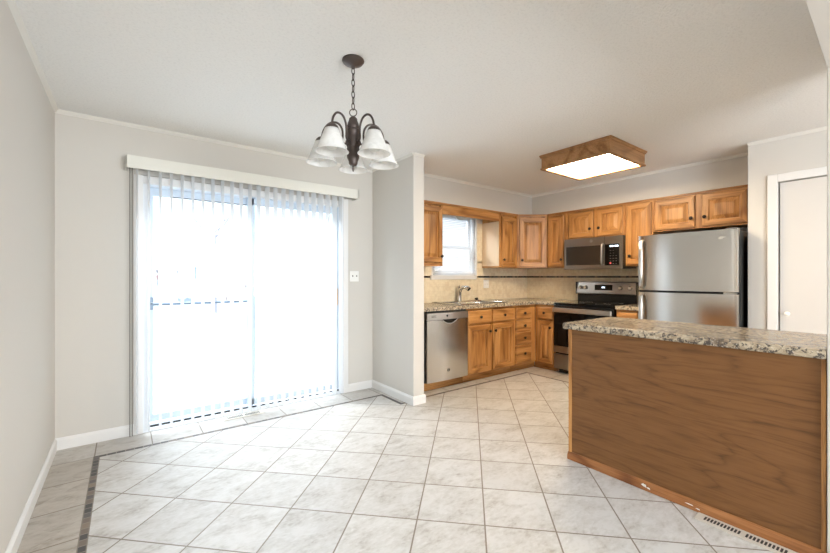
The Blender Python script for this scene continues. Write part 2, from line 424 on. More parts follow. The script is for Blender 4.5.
def tag(o, label=None, cat=None, group=None, kind=None):
    if label: o['label'] = label
    if cat: o['category'] = cat
    if group: o['group'] = group
    if kind: o['kind'] = kind
    return o
def thing(name, loc, label, cat, rotz=0.0, group=None, kind=None):
    o = bpy.data.objects.new(name, None); COL.objects.link(o); o.location = loc; o.rotation_euler = (0, 0, rotz); o.empty_display_size = 0.1
    return tag(o, label, cat, group, kind)
def struct(name, mb, mat, loc=(0, 0, 0), parent=None, smooth=False):
    o = mb.build(name, mat, parent, loc, smooth)
    if parent is None: o['kind'] = 'structure'
    return o
def rel(parent_mesh, child):
    """child was built in the same frame as its mesh parent: take off the parent's own offset"""
    child.parent = parent_mesh; child.location = child.location - parent_mesh.location
    return child

def panel_door(w, h, x, z, front, t=0.02, frame=0.055, raised=True):
    """raised-panel door in the cabinet frame: x..x+w, z..z+h, front face at y=front (facing -y)"""
    mb = MB()
    def ring(i, y): return [(x + i, y, z + i), (x + w - i, y, z + i), (x + w - i, y, z + h - i), (x + i, y, z + h - i)]
    rings = [ring(0, front + t), ring(0, front + 0.004), ring(0.004, front), ring(frame, front)]
    if raised:
        b = min(0.036, (min(w, h) - 2 * frame) * 0.28)
        rings += [ring(frame + 0.006, front + 0.013), ring(frame + 0.011, front + 0.013), ring(frame + 0.010 + b, front + 0.002), ring(frame + 0.012 + b, front + 0.001)]
    mb.loops(rings, 0, True, True, True, mis=lambda k, i: 1 if (k <= 3 and i in (0, 2)) else 0)
    return mb
def drawer_front(w, h, x, z, front, t=0.02):
    mb = MB()
    def ring(i, y): return [(x + i, y, z + i), (x + w - i, y, z + i), (x + w - i, y, z + h - i), (x + i, y, z + h - i)]
    mb.loops([ring(0, front + t), ring(0, front + 0.008), ring(0.008, front + 0.002), ring(0.014, front)])
    return mb
KNOB_PROF = [(0.007, 0.0), (0.0065, -0.010), (0.011, -0.014), (0.0175, -0.019), (0.0180, -0.025), (0.012, -0.030), (0.003, -0.0315)]
_knob = None
def add_knob(parent, x, z, front):
    global _knob
    if _knob is None:
        k = MB().lathe(KNOB_PROF, (0, 0, 0), 'Y', 14).build('knob', 'knob', None, (0, 0, 0), True); _knob = k
    else:
        k = _knob.copy(); COL.objects.link(k)
    k.parent = parent; off = parent.location if parent.type == 'MESH' else Vector((0, 0, 0))
    k.location = Vector((x, front, z)) - off
    return k

def cabinet(name, loc, rotz, w, depth, z0, z1, label, cat='cabinet', doors=(), drawers=(), toe=0.0, group=None, stile=0.035, body_x0=0.0, side_panel=False, toe_ext=(0, 0), body_z1=None, frame_rects=None):
    """carcass with face frame; front of the frame at local y=0, going back to y=depth; doors overlay the front"""
    T = thing(name, loc, label, cat, rotz, group)
    b = MB(); b.box(body_x0, w, 0.018, depth, z0 + toe, body_z1 or z1)
    if body_z1: b.box(body_x0, body_x0 + 0.016, 0.018, depth, body_z1, z1); b.box(w - 0.016, w, 0.018, depth, body_z1, z1); b.box(body_x0 + 0.016, w - 0.016, depth - 0.012, depth, body_z1, z1)
    if toe: b.box(body_x0, w, 0.075, depth, 0.001, z0 + toe)
    b.build('carcass', 'oakV', T)
    f = MB()
    ys = (-0.001, 0.018)
    f.box(0, stile, *ys, z0 + toe, z1, 0.002); f.box(w - stile, w, *ys, z0 + toe, z1, 0.002)
    f.box(stile, w - stile, *ys, z1 - stile, z1, 0.0, 1); f.box(stile, w - stile, *ys, z0 + toe, z0 + toe + stile, 0.0, 1)
    for r in (frame_rects or []): f.box(r[0], r[1], -0.0018, 0.017, r[2], r[3], 0.0, r[4] if len(r) > 4 else 0)
    f.build('face_frame', ['oakV', 'oakH'], T)
    if toe:
        MB().box(body_x0 - toe_ext[0], w + toe_ext[1], 0.068, 0.075, 0.001, z0 + toe).build('toe_kick', 'oakH', T)
    for (x0, x1, a, c, kx, kz) in doors:
        d = panel_door(x1 - x0, c - a, x0, a, -0.021).build('door', ['oakV', 'oakH'], T)
        if kx is not None: add_knob(d, kx, kz, -0.021)
    for (x0, x1, a, c) in drawers:
        d = drawer_front(x1 - x0, c - a, x0, a, -0.025, 0.024).build('drawer', 'oakH', T)
        add_knob(d, (x0 + x1) / 2, (a + c) / 2, -0.025)
    return T

# ------------------------------------------------------------------ room shell
H = 2.44
XL, YP, YK, XR, XJ, YJ = -0.405, 3.745, 3.81, 5.10, 4.465, 0.955
YB = -3.3
struct('floor', MB().box(-0.56, 5.25, 0.05, 3.90, -0.10, 0.0), 'floor')
struct('floor_living', MB().box(-0.56, 5.25, YB - 0.15, 0.05, -0.10, 0.0), 'dimfloor')
struct('ceiling', MB().box(-0.56, 5.25, YB - 0.15, 3.92, H, H + 0.10), 'ceil')
struct('wall_left', MB().box(-0.56, XL, YB - 0.15, 3.92, 0, H), 'wall')
DX0, DX1, DZ = 0.095, 1.868, 2.055
w = MB(); w.box(XL, DX0, YP, 3.92, 0, H); w.box(DX1, 2.30, YP, 3.92, 0, H); w.box(DX0, DX1, YP, 3.92, DZ, H)
struct('wall_patio', w, 'wall')
WX0, WX1, WZ0, WZ1 = 3.150, 3.930, 1.262, 2.10
w = MB(); w.box(2.30, WX0, YK, 3.92, 0, H); w.box(WX1, 5.25, YK, 3.92, 0, H); w.box(WX0, WX1, YK, 3.92, 0, WZ0); w.box(WX0, WX1, YK, 3.92, WZ1, H)
struct('wall_kitchen', w, 'wall')
struct('wall_partition', MB().box(2.222, 2.353, 2.972, YP, 0, H, 0.006), 'wall')
struct('wall_right', MB().box(XR, 5.25, YJ, YK, 0, H), 'wall')
PY0, PY1, PZ = 0.0, 0.757, 2.056
w = MB(); w.box(XJ, XR + 0.15, PY1, YJ, 0, H); w.box(XJ, XJ + 0.12, PY0, PY1, PZ, H); w.box(XJ, XJ + 0.12, YB, PY0, 0, H)
struct('wall_pantry', w, 'wall')
w = MB(); w.box(2.402, 3.20, 0.115, 0.252, 0, H, 0.004)
w.bm.verts.ensure_lookup_table()
struct('wall_divider', w, 'wall')
hd = MB(); hd.box(XL, 2.404, 0.115, 0.250, 2.135, H)
for v in hd.bm.verts: v.co.y += (v.co.x - 2.40) * 0.030
struct('wall_header', hd, 'wall')
w = MB(); w.box(XL, -0.05, YB - 0.15, YB, 0, H); w.box(2.85, XJ, YB - 0.15, YB, 0, H); w.box(-0.05, 2.85, YB - 0.15, YB, 0, 0.75); w.box(-0.05, 2.85, YB - 0.15, YB, 2.15, H)
struct('wall_living', w, 'wall')
# soffit over the kitchen cabinets
SZ = 2.136; SY, SX = 3.495, 4.80
s = MB(); s.extrude_poly([(2.353, SY), (SX, SY), (SX, YJ), (XR, YJ), (XR, YK), (2.353, YK)], SZ, H - 0.001)
struct('wall_soffit', s, 'wall')
# ceiling mouldings
def cove(name, pts, r=0.022):
    """small quarter-round under the ceiling along a wall; pts are (x,y) with the room side as normal nx,ny"""
    (x0, y0), (x1, y1), (nx, ny) = pts
    sec = [(0, 0), (r, 0), (r * 0.75, -r * 0.45), (r * 0.35, -r * 0.85), (0, -r * 1.15)]
    rings = [[(x + nx * a, y + ny * a, H + b) for a, b in sec] for x, y in ((x0, y0), (x1, y1))]
    struct(name, MB().loops(rings), 'covetrim')
cove('trim_1', ((XL, YB), (XL, YP), (1, 0)))
cove('trim_2', ((XL, YP), (2.22, YP), (0, -1)))
cove('trim_3', ((2.22, 2.972), (2.22, YP), (-1, 0)), 0.018)
cove('trim_4', ((2.22, 2.972), (2.353, 2.972), (0, -1)), 0.018)
cove('trim_5', ((2.353, SY), (SX, SY), (0, -1)))
cove('trim_6', ((SX, SY), (SX, YJ), (-1, 0)))
cove('trim_7', ((XJ, YB), (XJ, YJ), (-1, 0)))
# baseboards
def baseboard(name, p0, p1, n, h=0.085, t=0.013):
    sec = [(0, 0), (t, 0), (t, h - 0.018), (t * 0.45, h - 0.004), (t * 0.3, h), (0, h)]
    rings = [[(x + n[0] * a, y + n[1] * a, b + 0.001) for a, b in sec] for x, y in (p0, p1)]
    struct(name, MB().loops(rings), 'white')
baseboard('baseboard_left', (XL, YB), (XL, YP), (1, 0))
baseboard('baseboard_patio', (XL, YP), (0.05, YP), (0, -1))
baseboard('baseboard_patio_end', (1.915, YP), (2.22, YP), (0, -1))
baseboard('baseboard_partition', (2.2215, 2.9615), (2.2215, YP), (-1, 0))
baseboard('baseboard_partition_end', (2.2095, 2.972), (2.366, 2.972), (0, -1))
baseboard('baseboard_pantry', (XJ, 0.83), (XJ, YJ), (-1, 0))
baseboard('baseboard_divider', (2.402, 0.10), (2.402, 0.236), (-1, 0))
# backsplash tile and its dark mosaic line
b = MB(); yk = YK - 0.008
b.box(2.353, WX0 - 0.02, yk, YK, 0.90, 1.38); b.box(WX0 - 0.02, WX1 + 0.04, yk, YK, 0.90, 1.21); b.box(WX1 + 0.035, XR - 0.008, yk, YK, 0.90, 1.46)
b.box(WX1 + 0.035, 4.075, yk, YK, 1.44, 2.0)
b.box(XR - 0.008, XR, 1.84, YK, 0.90, 1.46)
bs = struct('wall_backsplash', b, 'splash')
m = MB(); m.box(2.353, WX0 - 0.02, yk - 0.002, yk, 1.232, 1.256); m.box(WX1 + 0.035, XR - 0.010, yk - 0.002, yk, 1.232, 1.256); m.box(XR - 0.010, XR - 0.008, 1.84, yk, 1.232, 1.256)
rel(bs, m.build('mosaic_strip', 'mosaic', None, (0, 0, 0)))

# ------------------------------------------------------------------ sliding patio door (setting)
D = thing('door_1', (0.98, 3.83, 0), 'white sliding glass patio door behind the vertical blinds', 'patio door', kind='structure')
def dpart(mb, name, mat, parent=None, smooth=False):
    o = mb.build(name, mat, None, None, smooth); o.parent = D; o.location = o.location - D.location
    return o
c = MB(); c.box(0.050, 0.112, YP - 0.018, YP, 0.001, 2.048, 0.004); c.box(1.848, 1.912, YP - 0.018, YP, 0.001, 2.075, 0.004); c.box(0.112, 1.848, YP - 0.018, YP, 1.985, 2.048, 0.003)
dpart(c, 'casing', 'white')
c = MB(); c.box(0.096, 0.145, YP - 0.005, 3.90, 0.001, 2.05); c.box(1.82, 1.867, YP - 0.005, 3.90, 0.001, 2.05); c.box(0.145, 1.82, YP, 3.90, 1.985, 2.05)
c.box(0.145, 1.82, YP - 0.005, 3.90, 0.001, 0.028)
dpart(c, 'frame', 'vinyl')
dpart(MB().box(0.146, 1.819, 3.765, 3.772, 0.028, 0.042), 'track', 'slot')
def sash(x0, x1, y, st=0.062, lw=0.55):
    s = MB(); y1 = y + 0.035
    s.box(x0, x0 + st * lw, y, y1, 0.045, 1.98, 0.004); s.box(x1 - st, x1, y, y1, 0.045, 1.98, 0.004)
    s.box(x0 + st * 0.5, x1 - st, y, y1, 0.045, 0.105, 0.003); s.box(x0 + st * 0.5, x1 - st, y, y1, 1.915, 1.98, 0.003)
    o = dpart(s, 'sash', 'sashvinyl')
    dpart(MB().box(x0 + st * 0.5, x1 - st, y + 0.014, y + 0.020, 0.10, 1.92), 'pane', 'glass')
    return o
sash(0.148, 0.985, 3.835); sash(0.905, 1.818, 3.785, 0.062, 0.95)
dpart(MB().box(0.30, 0.905, 3.8340, 3.8350, 1.9135, 1.920), 'screen_edge', 'gasket')
bar = dpart(MB().cyl(0.011, (0.165, 3.80, 1.017), (0.90, 3.80, 1.017), 12), 'security_bar', 'bar', smooth=True)
for (x0, x1, z0, z1) in ((0.150, 0.182, 1.035, 1.075), (0.150, 0.182, 0.975, 1.022), (0.685, 0.705, 1.003, 1.031)):
    br = MB().box(x0, x1, 3.785, 3.834, z0, z1, 0.004).build('bracket', 'bar', None); br.parent = bar; br.location = br.location - D.location - bar.location
h = MB(); h.box(1.770, 1.794, 3.735, 3.768, 0.945, 1.120, 0.006); h.box(1.776, 1.788, 3.768, 3.786, 0.965, 0.985); h.box(1.776, 1.788, 3.768, 3.786, 1.08, 1.10)
dpart(h, 'pull_handle', 'pullwood')['label'] = 'honey coloured wooden pull handle'

# ------------------------------------------------------------------ pantry door (setting)
P = thing('door_2', (XJ, 0.38, 0), 'flat white pantry door with small round knob', 'door', kind='structure')
def ppart(mb, name, mat, smooth=False):
    o = mb.build(name, mat, None, None, smooth); o.parent = P; o.location = o.location - P.location; return o
c = MB(); c.box(XJ - 0.018, XJ, 0.757, 0.822, 0.001, 2.122, 0.004); c.box(XJ - 0.018, XJ, -0.065, 0.0, 0.001, 2.122, 0.004); c.box(XJ - 0.018, XJ, 0.0, 0.757, 2.056, 2.122, 0.004)
ppart(c, 'casing', 'white')
ppart(MB().box(XJ + 0.02, XJ + 0.055, 0.003, 0.747, 0.012, 2.05, 0.002), 'slab', 'doorpaint')
ppart(MB().box(XJ + 0.06, XJ + 0.10, 0.0, 0.757, 0.001, 2.056), 'stop', 'white')
ppart(MB().lathe([(0.009, 0.02), (0.008, 0.0), (0.013, -0.008), (0.019, -0.018), (0.018, -0.028), (0.008, -0.034), (0.0, -0.035)], (XJ, 0.696, 0.932), 'X', 18), 'knob', 'plate', True)

# ------------------------------------------------------------------ kitchen window (setting)
W = thing('window_1', (3.55, YK, WZ0), 'white double-hung kitchen window over the sink', 'window', kind='structure')
def wpart(mb, name, mat, parent=None):
    o = mb.build(name, mat, None, None); o.parent = W; o.location = o.location - W.location; return o
c = MB(); c.box(WX0, WX0 + 0.035, YK + 0.02, 3.91, WZ0, WZ1); c.box(WX1 - 0.035, WX1, YK + 0.02, 3.91, WZ0, WZ1); c.box(WX0, WX1, YK + 0.02, 3.91, WZ1 - 0.035, WZ1); c.box(WX0, WX1, YK + 0.02, 3.91, WZ0, WZ0 + 0.03)
wpart(c, 'frame', 'vinyl')
c = MB()
for z0, z1, y in ((WZ0 + 0.03, 1.655, 3.855), (1.63, WZ1 - 0.035, 3.88)):
    c.box(WX0 + 0.035, WX0 + 0.075, y, y + 0.022, z0, z1); c.box(WX1 - 0.075, WX1 - 0.035, y, y + 0.022, z0, z1); c.box(WX0 + 0.07, WX1 - 0.07, y, y + 0.022, z0, z0 + 0.035); c.box(WX0 + 0.07, WX1 - 0.07, y, y + 0.022, z1 - 0.035, z1)
wpart(c, 'sash', 'vinyl')
wpart(MB().box(WX0 + 0.07, WX1 - 0.07, 3.864, 3.868, WZ0 + 0.06, 1.63), 'pane', 'glass'); wpart(MB().box(WX0 + 0.07, WX1 - 0.07, 3.889, 3.893, 1.65, WZ1 - 0.06), 'pane', 'glass')
c = MB(); c.box(WX0 - 0.04, WX1 + 0.005, YK - 0.026, YK + 0.04, 1.208, 1.264, 0.004)
wpart(c, 'sill', 'white')
c = MB(); c.box(WX1, WX1 + 0.030, YK - 0.010, YK + 0.02, 1.264, 2.12); c.box(WX0 - 0.02, WX0, YK - 0.010, YK + 0.02, 1.264, 2.12)
wpart(c, 'casing', 'white')
L2 = thing('window_added', (1.4, YB, 0.75), 'wide unseen living room window added behind the camera to let light in', 'window', kind='structure')  # added, out of view, so that light enters from behind the camera
c = MB(); c.box(-0.05, 2.85, YB - 0.1, YB + 0.01, 0.75, 0.80); c.box(-0.05, 2.85, YB - 0.1, YB + 0.01, 2.10, 2.15)
for x in (-0.05, 1.375, 2.80): c.box(x, x + 0.05, YB - 0.1, YB + 0.01, 0.80, 2.10)
o = c.build('frame', 'vinyl', None); o.parent = L2; o.location = o.location - L2.location

# ------------------------------------------------------------------ vertical blinds
VB = thing('vertical_blind', (0.98, 3.66, 0), 'white vertical vane blind with cream valance hanging over the patio door', 'blinds')
def vpart(mb, name, mat, smooth=False):
    o = mb.build(name, mat, None, None, smooth); o.parent = VB; o.location = o.location - VB.location; return o
v = MB(); v.box(-0.002, 1.975, 3.612, 3.620, 2.070, 2.166, 0.002); v.box(-0.002, 0.006, 3.612, 3.744, 2.070, 2.166); v.box(1.967, 1.975, 3.612, 3.744, 2.070, 2.166); v.box(-0.002, 1.975, 3.618, 3.744, 2.160, 2.166)
vpart(v, 'valance', 'valance')
vpart(MB().box(0.02, 1.95, 3.645, 3.69, 2.085, 2.118, 0.004), 'head_rail', 'vinyl')
def vane_mesh(wd, z0, z1):
    mb = MB(); ring0, ring1 = [], []
    n = 6
    for i in range(n + 1):
        u = (i / n - 0.5) * wd; ring0.append((u, 0.006 * (1 - (2 * i / n - 1) ** 2)))
    out = ring0 + [(a, b + 0.0012) for a, b in reversed(ring0)]
    return mb.loops([[(a, b, z0) for a, b in out], [(a, b, z1) for a, b in out]])
nv = 24; proto = None
for i in range(nv):
    x = 0.072 + i * (1.799 - 0.072) / (nv - 1)
    if proto is None:
        proto = vane_mesh(0.089, 0.038, 2.085).build('vane', 'vane', None, (0, 0, 0), True); o = proto
    else:
        o = proto.copy(); COL.objects.link(o)
    o.parent = VB; o.location = Vector((x, 3.667, 0)) - VB.location
    o.rotation_euler = (0, 0, math.radians(90 + 8 + random.uniform(-2, 2)))
wd = MB().cyl(0.005, (1.80, 3.635, 1.02), (1.80, 3.635, 2.085), 8); vpart(wd, 'wand', 'vinyl', True)
cd = MB(); cd.cyl(0.0035, (0.040, 3.660, 0.02), (0.040, 3.660, 2.09), 8); cd.cyl(0.0035, (0.026, 3.655, 0.02), (0.026, 3.655, 2.09), 8)
vpart(cd, 'cord', 'greyprint', True)['label'] = 'grey pull cord'

# ------------------------------------------------------------------ chandelier
CH = thing('chandelier', (1.004, 1.900, H), 'dark bronze five-arm chandelier with white bell glass shades hanging from a chain', 'chandelier')
def cpart(mb, name, mat, parent=None, smooth=True, loc=(0, 0, 0)):
    o = mb.build(name, mat, parent or CH, loc, smooth)
    return o
zc = lambda z: z - H
cpart(MB().lathe([(0.0, 0), (0.060, -0.001), (0.061, -0.006), (0.052, -0.018), (0.030, -0.030), (0.012, -0.036), (0.010, -0.046), (0.0, -0.047)], n=28), 'canopy', 'bronze')
ch = MB(); ztop, zbot = zc(2.395), zc(2.168); nl = 7; L = (ztop - zbot) / nl
for k in range(nl):
    zc0 = ztop - (k + 0.5) * L; pts = []
    for j in range(12):
        a = 2 * PI * j / 12; u = 0.0085 * math.cos(a); vv = (L * 0.62) * math.sin(a)
        pts.append((u, 0, zc0 + vv) if k % 2 == 0 else (0, u, zc0 + vv))
    ch.tube(pts, 0.0027, 6, closed=True)
cpart(ch, 'chain', 'bronze')
rg = MB(); rg.tube([(0.020 * math.cos(2 * PI * j / 20) * 0.8, -0.020 * math.cos(2 * PI * j / 20) * 0.6, zc(2.150) + 0.020 * math.sin(2 * PI * j / 20)) for j in range(20)], 0.003, 8, closed=True)
cpart(rg, 'ring', 'bronze')
prof = [(0.0, 2.128), (0.012, 2.126), (0.022, 2.116), (0.024, 2.104), (0.030, 2.090), (0.034, 2.068), (0.031, 2.060), (0.039, 2.052), (0.039, 2.030), (0.035, 2.024), (0.036, 2.01), (0.036, 1.965), (0.033, 1.957), (0.036, 1.948), (0.035, 1.938), (0.032, 1.930), (0.035, 1.920), (0.033, 1.898), (0.025, 1.880), (0.024, 1.868), (0.018, 1.858), (0.006, 1.854), (0.005, 1.846), (0.007, 1.840), (0.004, 1.826), (0.0, 1.822)]
cpart(MB().lathe([(r, zc(z)) for r, z in prof], n=24), 'body', 'bronze')
def arm_mesh():
    mb = MB(); P0 = [(0.033, 1.985), (0.050, 1.982), (0.062, 1.998), (0.060, 2.030), (0.064, 2.062), (0.082, 2.092), (0.112, 2.104), (0.146, 2.094), (0.170, 2.066), (0.180, 2.036), (0.182, 2.018)]
    pts = []
    for i in range(len(P0) - 1):
        p0 = P0[max(i - 1, 0)]; p1 = P0[i]; p2 = P0[i + 1]; p3 = P0[min(i + 2, len(P0) - 1)]
        for k in range(4):
            t = k / 4.0
            q = [0.5 * (2 * p1[d] + (p2[d] - p0[d]) * t + (2 * p0[d] - 5 * p1[d] + 4 * p2[d] - p3[d]) * t * t + (3 * p1[d] - p0[d] - 3 * p2[d] + p3[d]) * t ** 3) for d in (0, 1)]
            pts.append((q[0], 0, zc(q[1])))
    pts.append((0.182, 0, zc(2.018)))
    mb.tube(pts, 0.0058, 8)
    # small scroll where the arm meets the body
    mb.tube([(0.052 + (0.016 - 0.0011 * j) * math.cos(j * 0.5 - 1.6), 0, zc(1.964) + (0.016 - 0.0011 * j) * math.sin(j * 0.5 - 1.6) * -1) for j in range(12)], 0.004, 6)
    return mb
def cup_mesh(): return MB().lathe([(0.008, zc(2.024)), (0.020, zc(2.022)), (0.031, zc(2.012)), (0.036, zc(2.000)), (0.037, zc(1.992)), (0.033, zc(1.992)), (0.0, zc(1.996))], (0.182, 0, 0), n=20)
def shade_mesh():
    outer = [(0.032, 2.004), (0.037, 1.996), (0.044, 1.978), (0.054, 1.952), (0.064, 1.926), (0.074, 1.900), (0.080, 1.888), (0.086, 1.882)]
    inner = [(0.0845, 1.8815), (0.078, 1.8895), (0.071, 1.902), (0.061, 1.928), (0.051, 1.953), (0.041, 1.978), (0.034, 1.995), (0.030, 2.001)]
    return MB().lathe([(r, zc(z)) for r, z in outer + inner], (0.182, 0, 0), n=32, cap0=False, cap1=False)
def bulb_mesh(): return MB().lathe([(0.013, zc(1.992)), (0.013, zc(1.972)), (0.016, zc(1.962)), (0.028, zc(1.935)), (0.030, zc(1.918)), (0.022, zc(1.898)), (0.0, zc(1.889))], (0.182, 0, 0), n=18)
# arm that points straight away from the camera first, then every 72 degrees
a0 = math.atan2(1.900, 1.004); pr = None
for k in range(5):
    a = a0 + k * 2 * PI / 5
    if pr is None:
        pr = [cpart(arm_mesh(), 'arm', 'bronze'), cpart(cup_mesh(), 'cup', 'bronze'), cpart(shade_mesh(), 'shade', 'shade'), cpart(bulb_mesh(), 'bulb', 'dome')]
        cur = pr
    else:
        cur = []
        for q in pr:
            z = q.copy(); COL.objects.link(z); cur.append(z)
    for q in cur: q.parent = CH; q.rotation_euler = (0, 0, a)
    for q in cur[1:]: q.parent = cur[0]; q.rotation_euler = (0, 0, 0); q.location = (0, 0, 0)

# ------------------------------------------------------------------ kitchen ceiling light box
KL = thing('ceiling_light', (3.615, 1.940, H), 'square oak framed ceiling light box with a lit white diffuser', 'ceiling light')
def frame_ring(mb, h0, h1, z0, z1, t, mi=0):
    mb.box(-h1, h1, -h1, -h1 + t, z0, z1, 0.002, mi); mb.box(-h1, h1, h1 - t, h1, z0, z1, 0.002, mi); mb.box(-h1, -h1 + t, -h1 + t, h1 - t, z0, z1, 0.002, mi); mb.box(h1 - t, h1, -h1 + t, h1 - t, z0, z1, 0.002, mi)
fr = MB(); hw = 0.336
for (e, z0, z1, t) in ((0.0, -0.135, -0.001, 0.018), (0.010, -0.028, -0.001, 0.010), (0.016, -0.014, -0.001, 0.020), (0.008, -0.143, -0.128, 0.034)):
    frame_ring(fr, 0, hw + e, z0, z1, t)
o = fr.build('frame', 'lampwood', KL, (0, 0, 0))
MB().box(-hw + 0.018, hw - 0.018, -hw + 0.018, hw - 0.018, -0.130, -0.124).build('diffuser', 'diff', KL, (0, 0, 0))
# little dome light under the soffit over the sink
DL = thing('dome_light', (3.52, 3.655, SZ), 'small white dome light above the kitchen sink behind the oak valance', 'ceiling light')
MB().lathe([(0.0, 0), (0.098, -0.001), (0.100, -0.018), (0.094, -0.026), (0.0, -0.026)], n=28).build('base', 'white', DL, (0, 0, 0), True)
MB().lathe([(0.090, -0.026), (0.090, -0.050), (0.082, -0.090), (0.062, -0.125), (0.034, -0.145), (0.0, -0.150)], n=28).build('globe', 'dome', DL, (0, 0, 0), True)

# ------------------------------------------------------------------ upper cabinets
UB = 1.372; UT = 2.133; YU = 3.490; XU = 4.790; RZ = -PI / 2
G = 'oak wall cabinets'
cabinet('wall_cabinet', (2.360, YU, 0), 0, 0.685, YK - YU - 0.010, UB, UT, 'oak wall cabinet hanging against the partition, beside the kitchen window', 'cabinet',
        doors=[(0.15, 0.668, UB + 0.045, 2.074, 0.645, 1.490)], group=None)
c2 = cabinet('wall_cabinet', (4.068, YU, 0), 0, 0.388, YK - YU - 0.010, UB, UT, 'narrow oak wall cabinet with window light painted on its side panel, between the window and the corner cabinet', 'cabinet',
        doors=[(0.032, 0.350, UB + 0.015, 2.070, 0.062, 1.480)])
MB().box(-0.004, 0.0, 0.004, YK - YU - 0.010, UB + 0.022, SZ - 0.135).build('side_panel', 'windowlit', c2)['label'] = 'side panel with window light painted into its colour'
MB().box(-0.004, 0.0, 0.0, YK - YU - 0.010, UB, UB + 0.022).build('side_rail', 'oakY', c2)
# diagonal corner cabinet
ax, ay, bx_, by_ = 4.460, YU, XU, 3.232
dw = math.hypot(bx_ - ax, by_ - ay); da = math.atan2(by_ - ay, bx_ - ax)
CC = thing('wall_cabinet', (ax, ay, 0), 'oak diagonal wall cabinet filling the kitchen corner', 'cabinet', da)
R = Matrix.Rotation(-da, 3, 'Z')
body = [R @ Vector((x - ax, y - ay, 0)) for x, y in ((ax + 0.008, ay + 0.014), (bx_ + 0.006, by_ + 0.016), (XR - 0.010, by_ + 0.004), (XR - 0.010, YK - 0.010), (ax + 0.002, YK - 0.010))]
MB().extrude_poly([(p.x, p.y) for p in body], UB, UT).build('carcass', 'oakV', CC)
f = MB(); st = 0.03
f.box(0, st, -0.004, 0.014, UB, UT, 0.002); f.box(dw - st, dw, -0.004, 0.014, UB, UT, 0.002); f.box(st, dw - st, -0.004, 0.014, UT - 0.03, UT, 0, 1); f.box(st, dw - st, -0.004, 0.014, UB, UB + 0.03, 0, 1)
f.build('face_frame', ['oakV', 'oakH'], CC)
d = panel_door(dw - 0.05, 2.078 - UB - 0.015, 0.025, UB + 0.015, -0.025).build('door', ['oakV', 'oakH'], CC); add_knob(d, 0.055, 1.480, -0.025)
def right_cab(ytop, ybot, z0, label, doors, name='wall_cabinet'):
    """cabinet on the fridge wall: spans ytop (viewer's left) down to ybot; doors as (y_left, y_right, z0, z1, knob_y, knob_z)"""
    return cabinet(name, (XU, ytop, 0), RZ, ytop - ybot, XR - XU - 0.010, z0, UT, label, 'cabinet',
                   doors=[(ytop - a, ytop - b_, c_, d_, ytop - e, k) for a, b_, c_, d_, e, k in doors], frame_rects=None if len(doors) < 2 else [(ytop - (doors[0][1] + doors[1][0]) / 2 - 0.03, ytop - (doors[0][1] + doors[1][0]) / 2 + 0.03, z0, UT)])
right_cab(3.226, 2.944, UB, 'narrow oak wall cabinet between the corner cabinet and the microwave', [(3.206, 2.966, UB + 0.015, 2.090, 2.990, 1.480)])
right_cab(2.942, 2.162, 1.744, 'short two-door oak wall cabinet right above the microwave', [(2.888, 2.555, 1.764, 2.090, 2.585, 1.860), (2.488, 2.186, 1.764, 2.090, 2.470, 1.860)])
right_cab(2.160, 1.856, UB, 'tall oak wall cabinet between the microwave and the refrigerator', [(2.140, 1.872, UB + 0.015, 2.096, 2.098, 1.490)])
right_cab(1.854, YJ + 0.006, 1.752, 'short two-door oak wall cabinet above the refrigerator', [(1.830, 1.452, 1.768, 2.094, 1.480, 1.862), (1.390, 1.024, 1.768, 2.094, 1.362, 1.862)])
# slim top moulding and the valance board over the window
tm = MB(); tm.box(2.360, 4.460, YU - 0.012, YU - 0.0015, UT - 0.022, UT); 
o = tm.build('trim_8', 'oakH', None, (0, 0, 0)); o['kind'] = 'structure'
tm = MB(); tm.box(XU - 0.012, XU - 0.0015, YJ + 0.006, 3.220, UT - 0.022, UT)
o = tm.build('trim_9', 'oakY', None, (0, 0, 0)); o['kind'] = 'structure'
vb = MB(); vb.box(3.0465, 4.0630, YU - 0.001, YU + 0.018, 2.000, 2.132, 0.003)
tag(vb.build('valance_board', 'oakH'), 'plain oak valance board across the top of the kitchen window', 'valance')

# ------------------------------------------------------------------ base cabinets
YF = 3.212; XF = 4.482; BT = 0.872
# sink base: two dummy drawers over two doors
cabinet('base_cabinet', (3.170, YF, 0), 0, 0.862, YK - YF - 0.012, 0.0, BT, 'oak sink base cabinet with two doors beside the dishwasher', 'cabinet', toe=0.088, body_z1=0.64,
        doors=[(0.010, 0.395, 0.100, 0.665, 0.370, 0.585), (0.440, 0.836, 0.100, 0.660, 0.468, 0.585)],
        drawers=[(0.010, 0.405, 0.687, 0.845), (0.440, 0.836, 0.690, 0.842)], frame_rects=[(0.39, 0.455, 0.09, 0.87), (0.03, 0.84, 0.655, 0.70, 1)])
cabinet('base_cabinet', (4.034, YF, 0), 0, 0.447, YK - YF - 0.012, 0.0, BT, 'oak base cabinet with a stack of four drawers by the inside corner', 'cabinet', toe=0.088, toe_ext=(0, 0.075), stile=0.03,
        drawers=[(0.018, 0.338, 0.692, 0.842), (0.018, 0.338, 0.530, 0.676), (0.018, 0.338, 0.364, 0.516), (0.018, 0.338, 0.118, 0.350)], frame_rects=[(0.33, 0.447, 0.09, 0.87), (0.02, 0.35, 0.67, 0.70, 1), (0.02, 0.35, 0.51, 0.535, 1), (0.02, 0.35, 0.345, 0.37, 1)])
cabinet('base_cabinet', (XF, 3.205, 0), RZ, 0.283, XR - XF - 0.012, 0.0, BT, 'slim oak base cabinet with one drawer and door beside the stove', 'cabinet', toe=0.088, toe_ext=(0.06, 0), stile=0.03,
        doors=[(0.045, 0.272, 0.098, 0.662, 0.247, 0.575)], drawers=[(0.045, 0.272, 0.682, 0.845)], frame_rects=[(0.0, 0.05, 0.09, 0.87)])
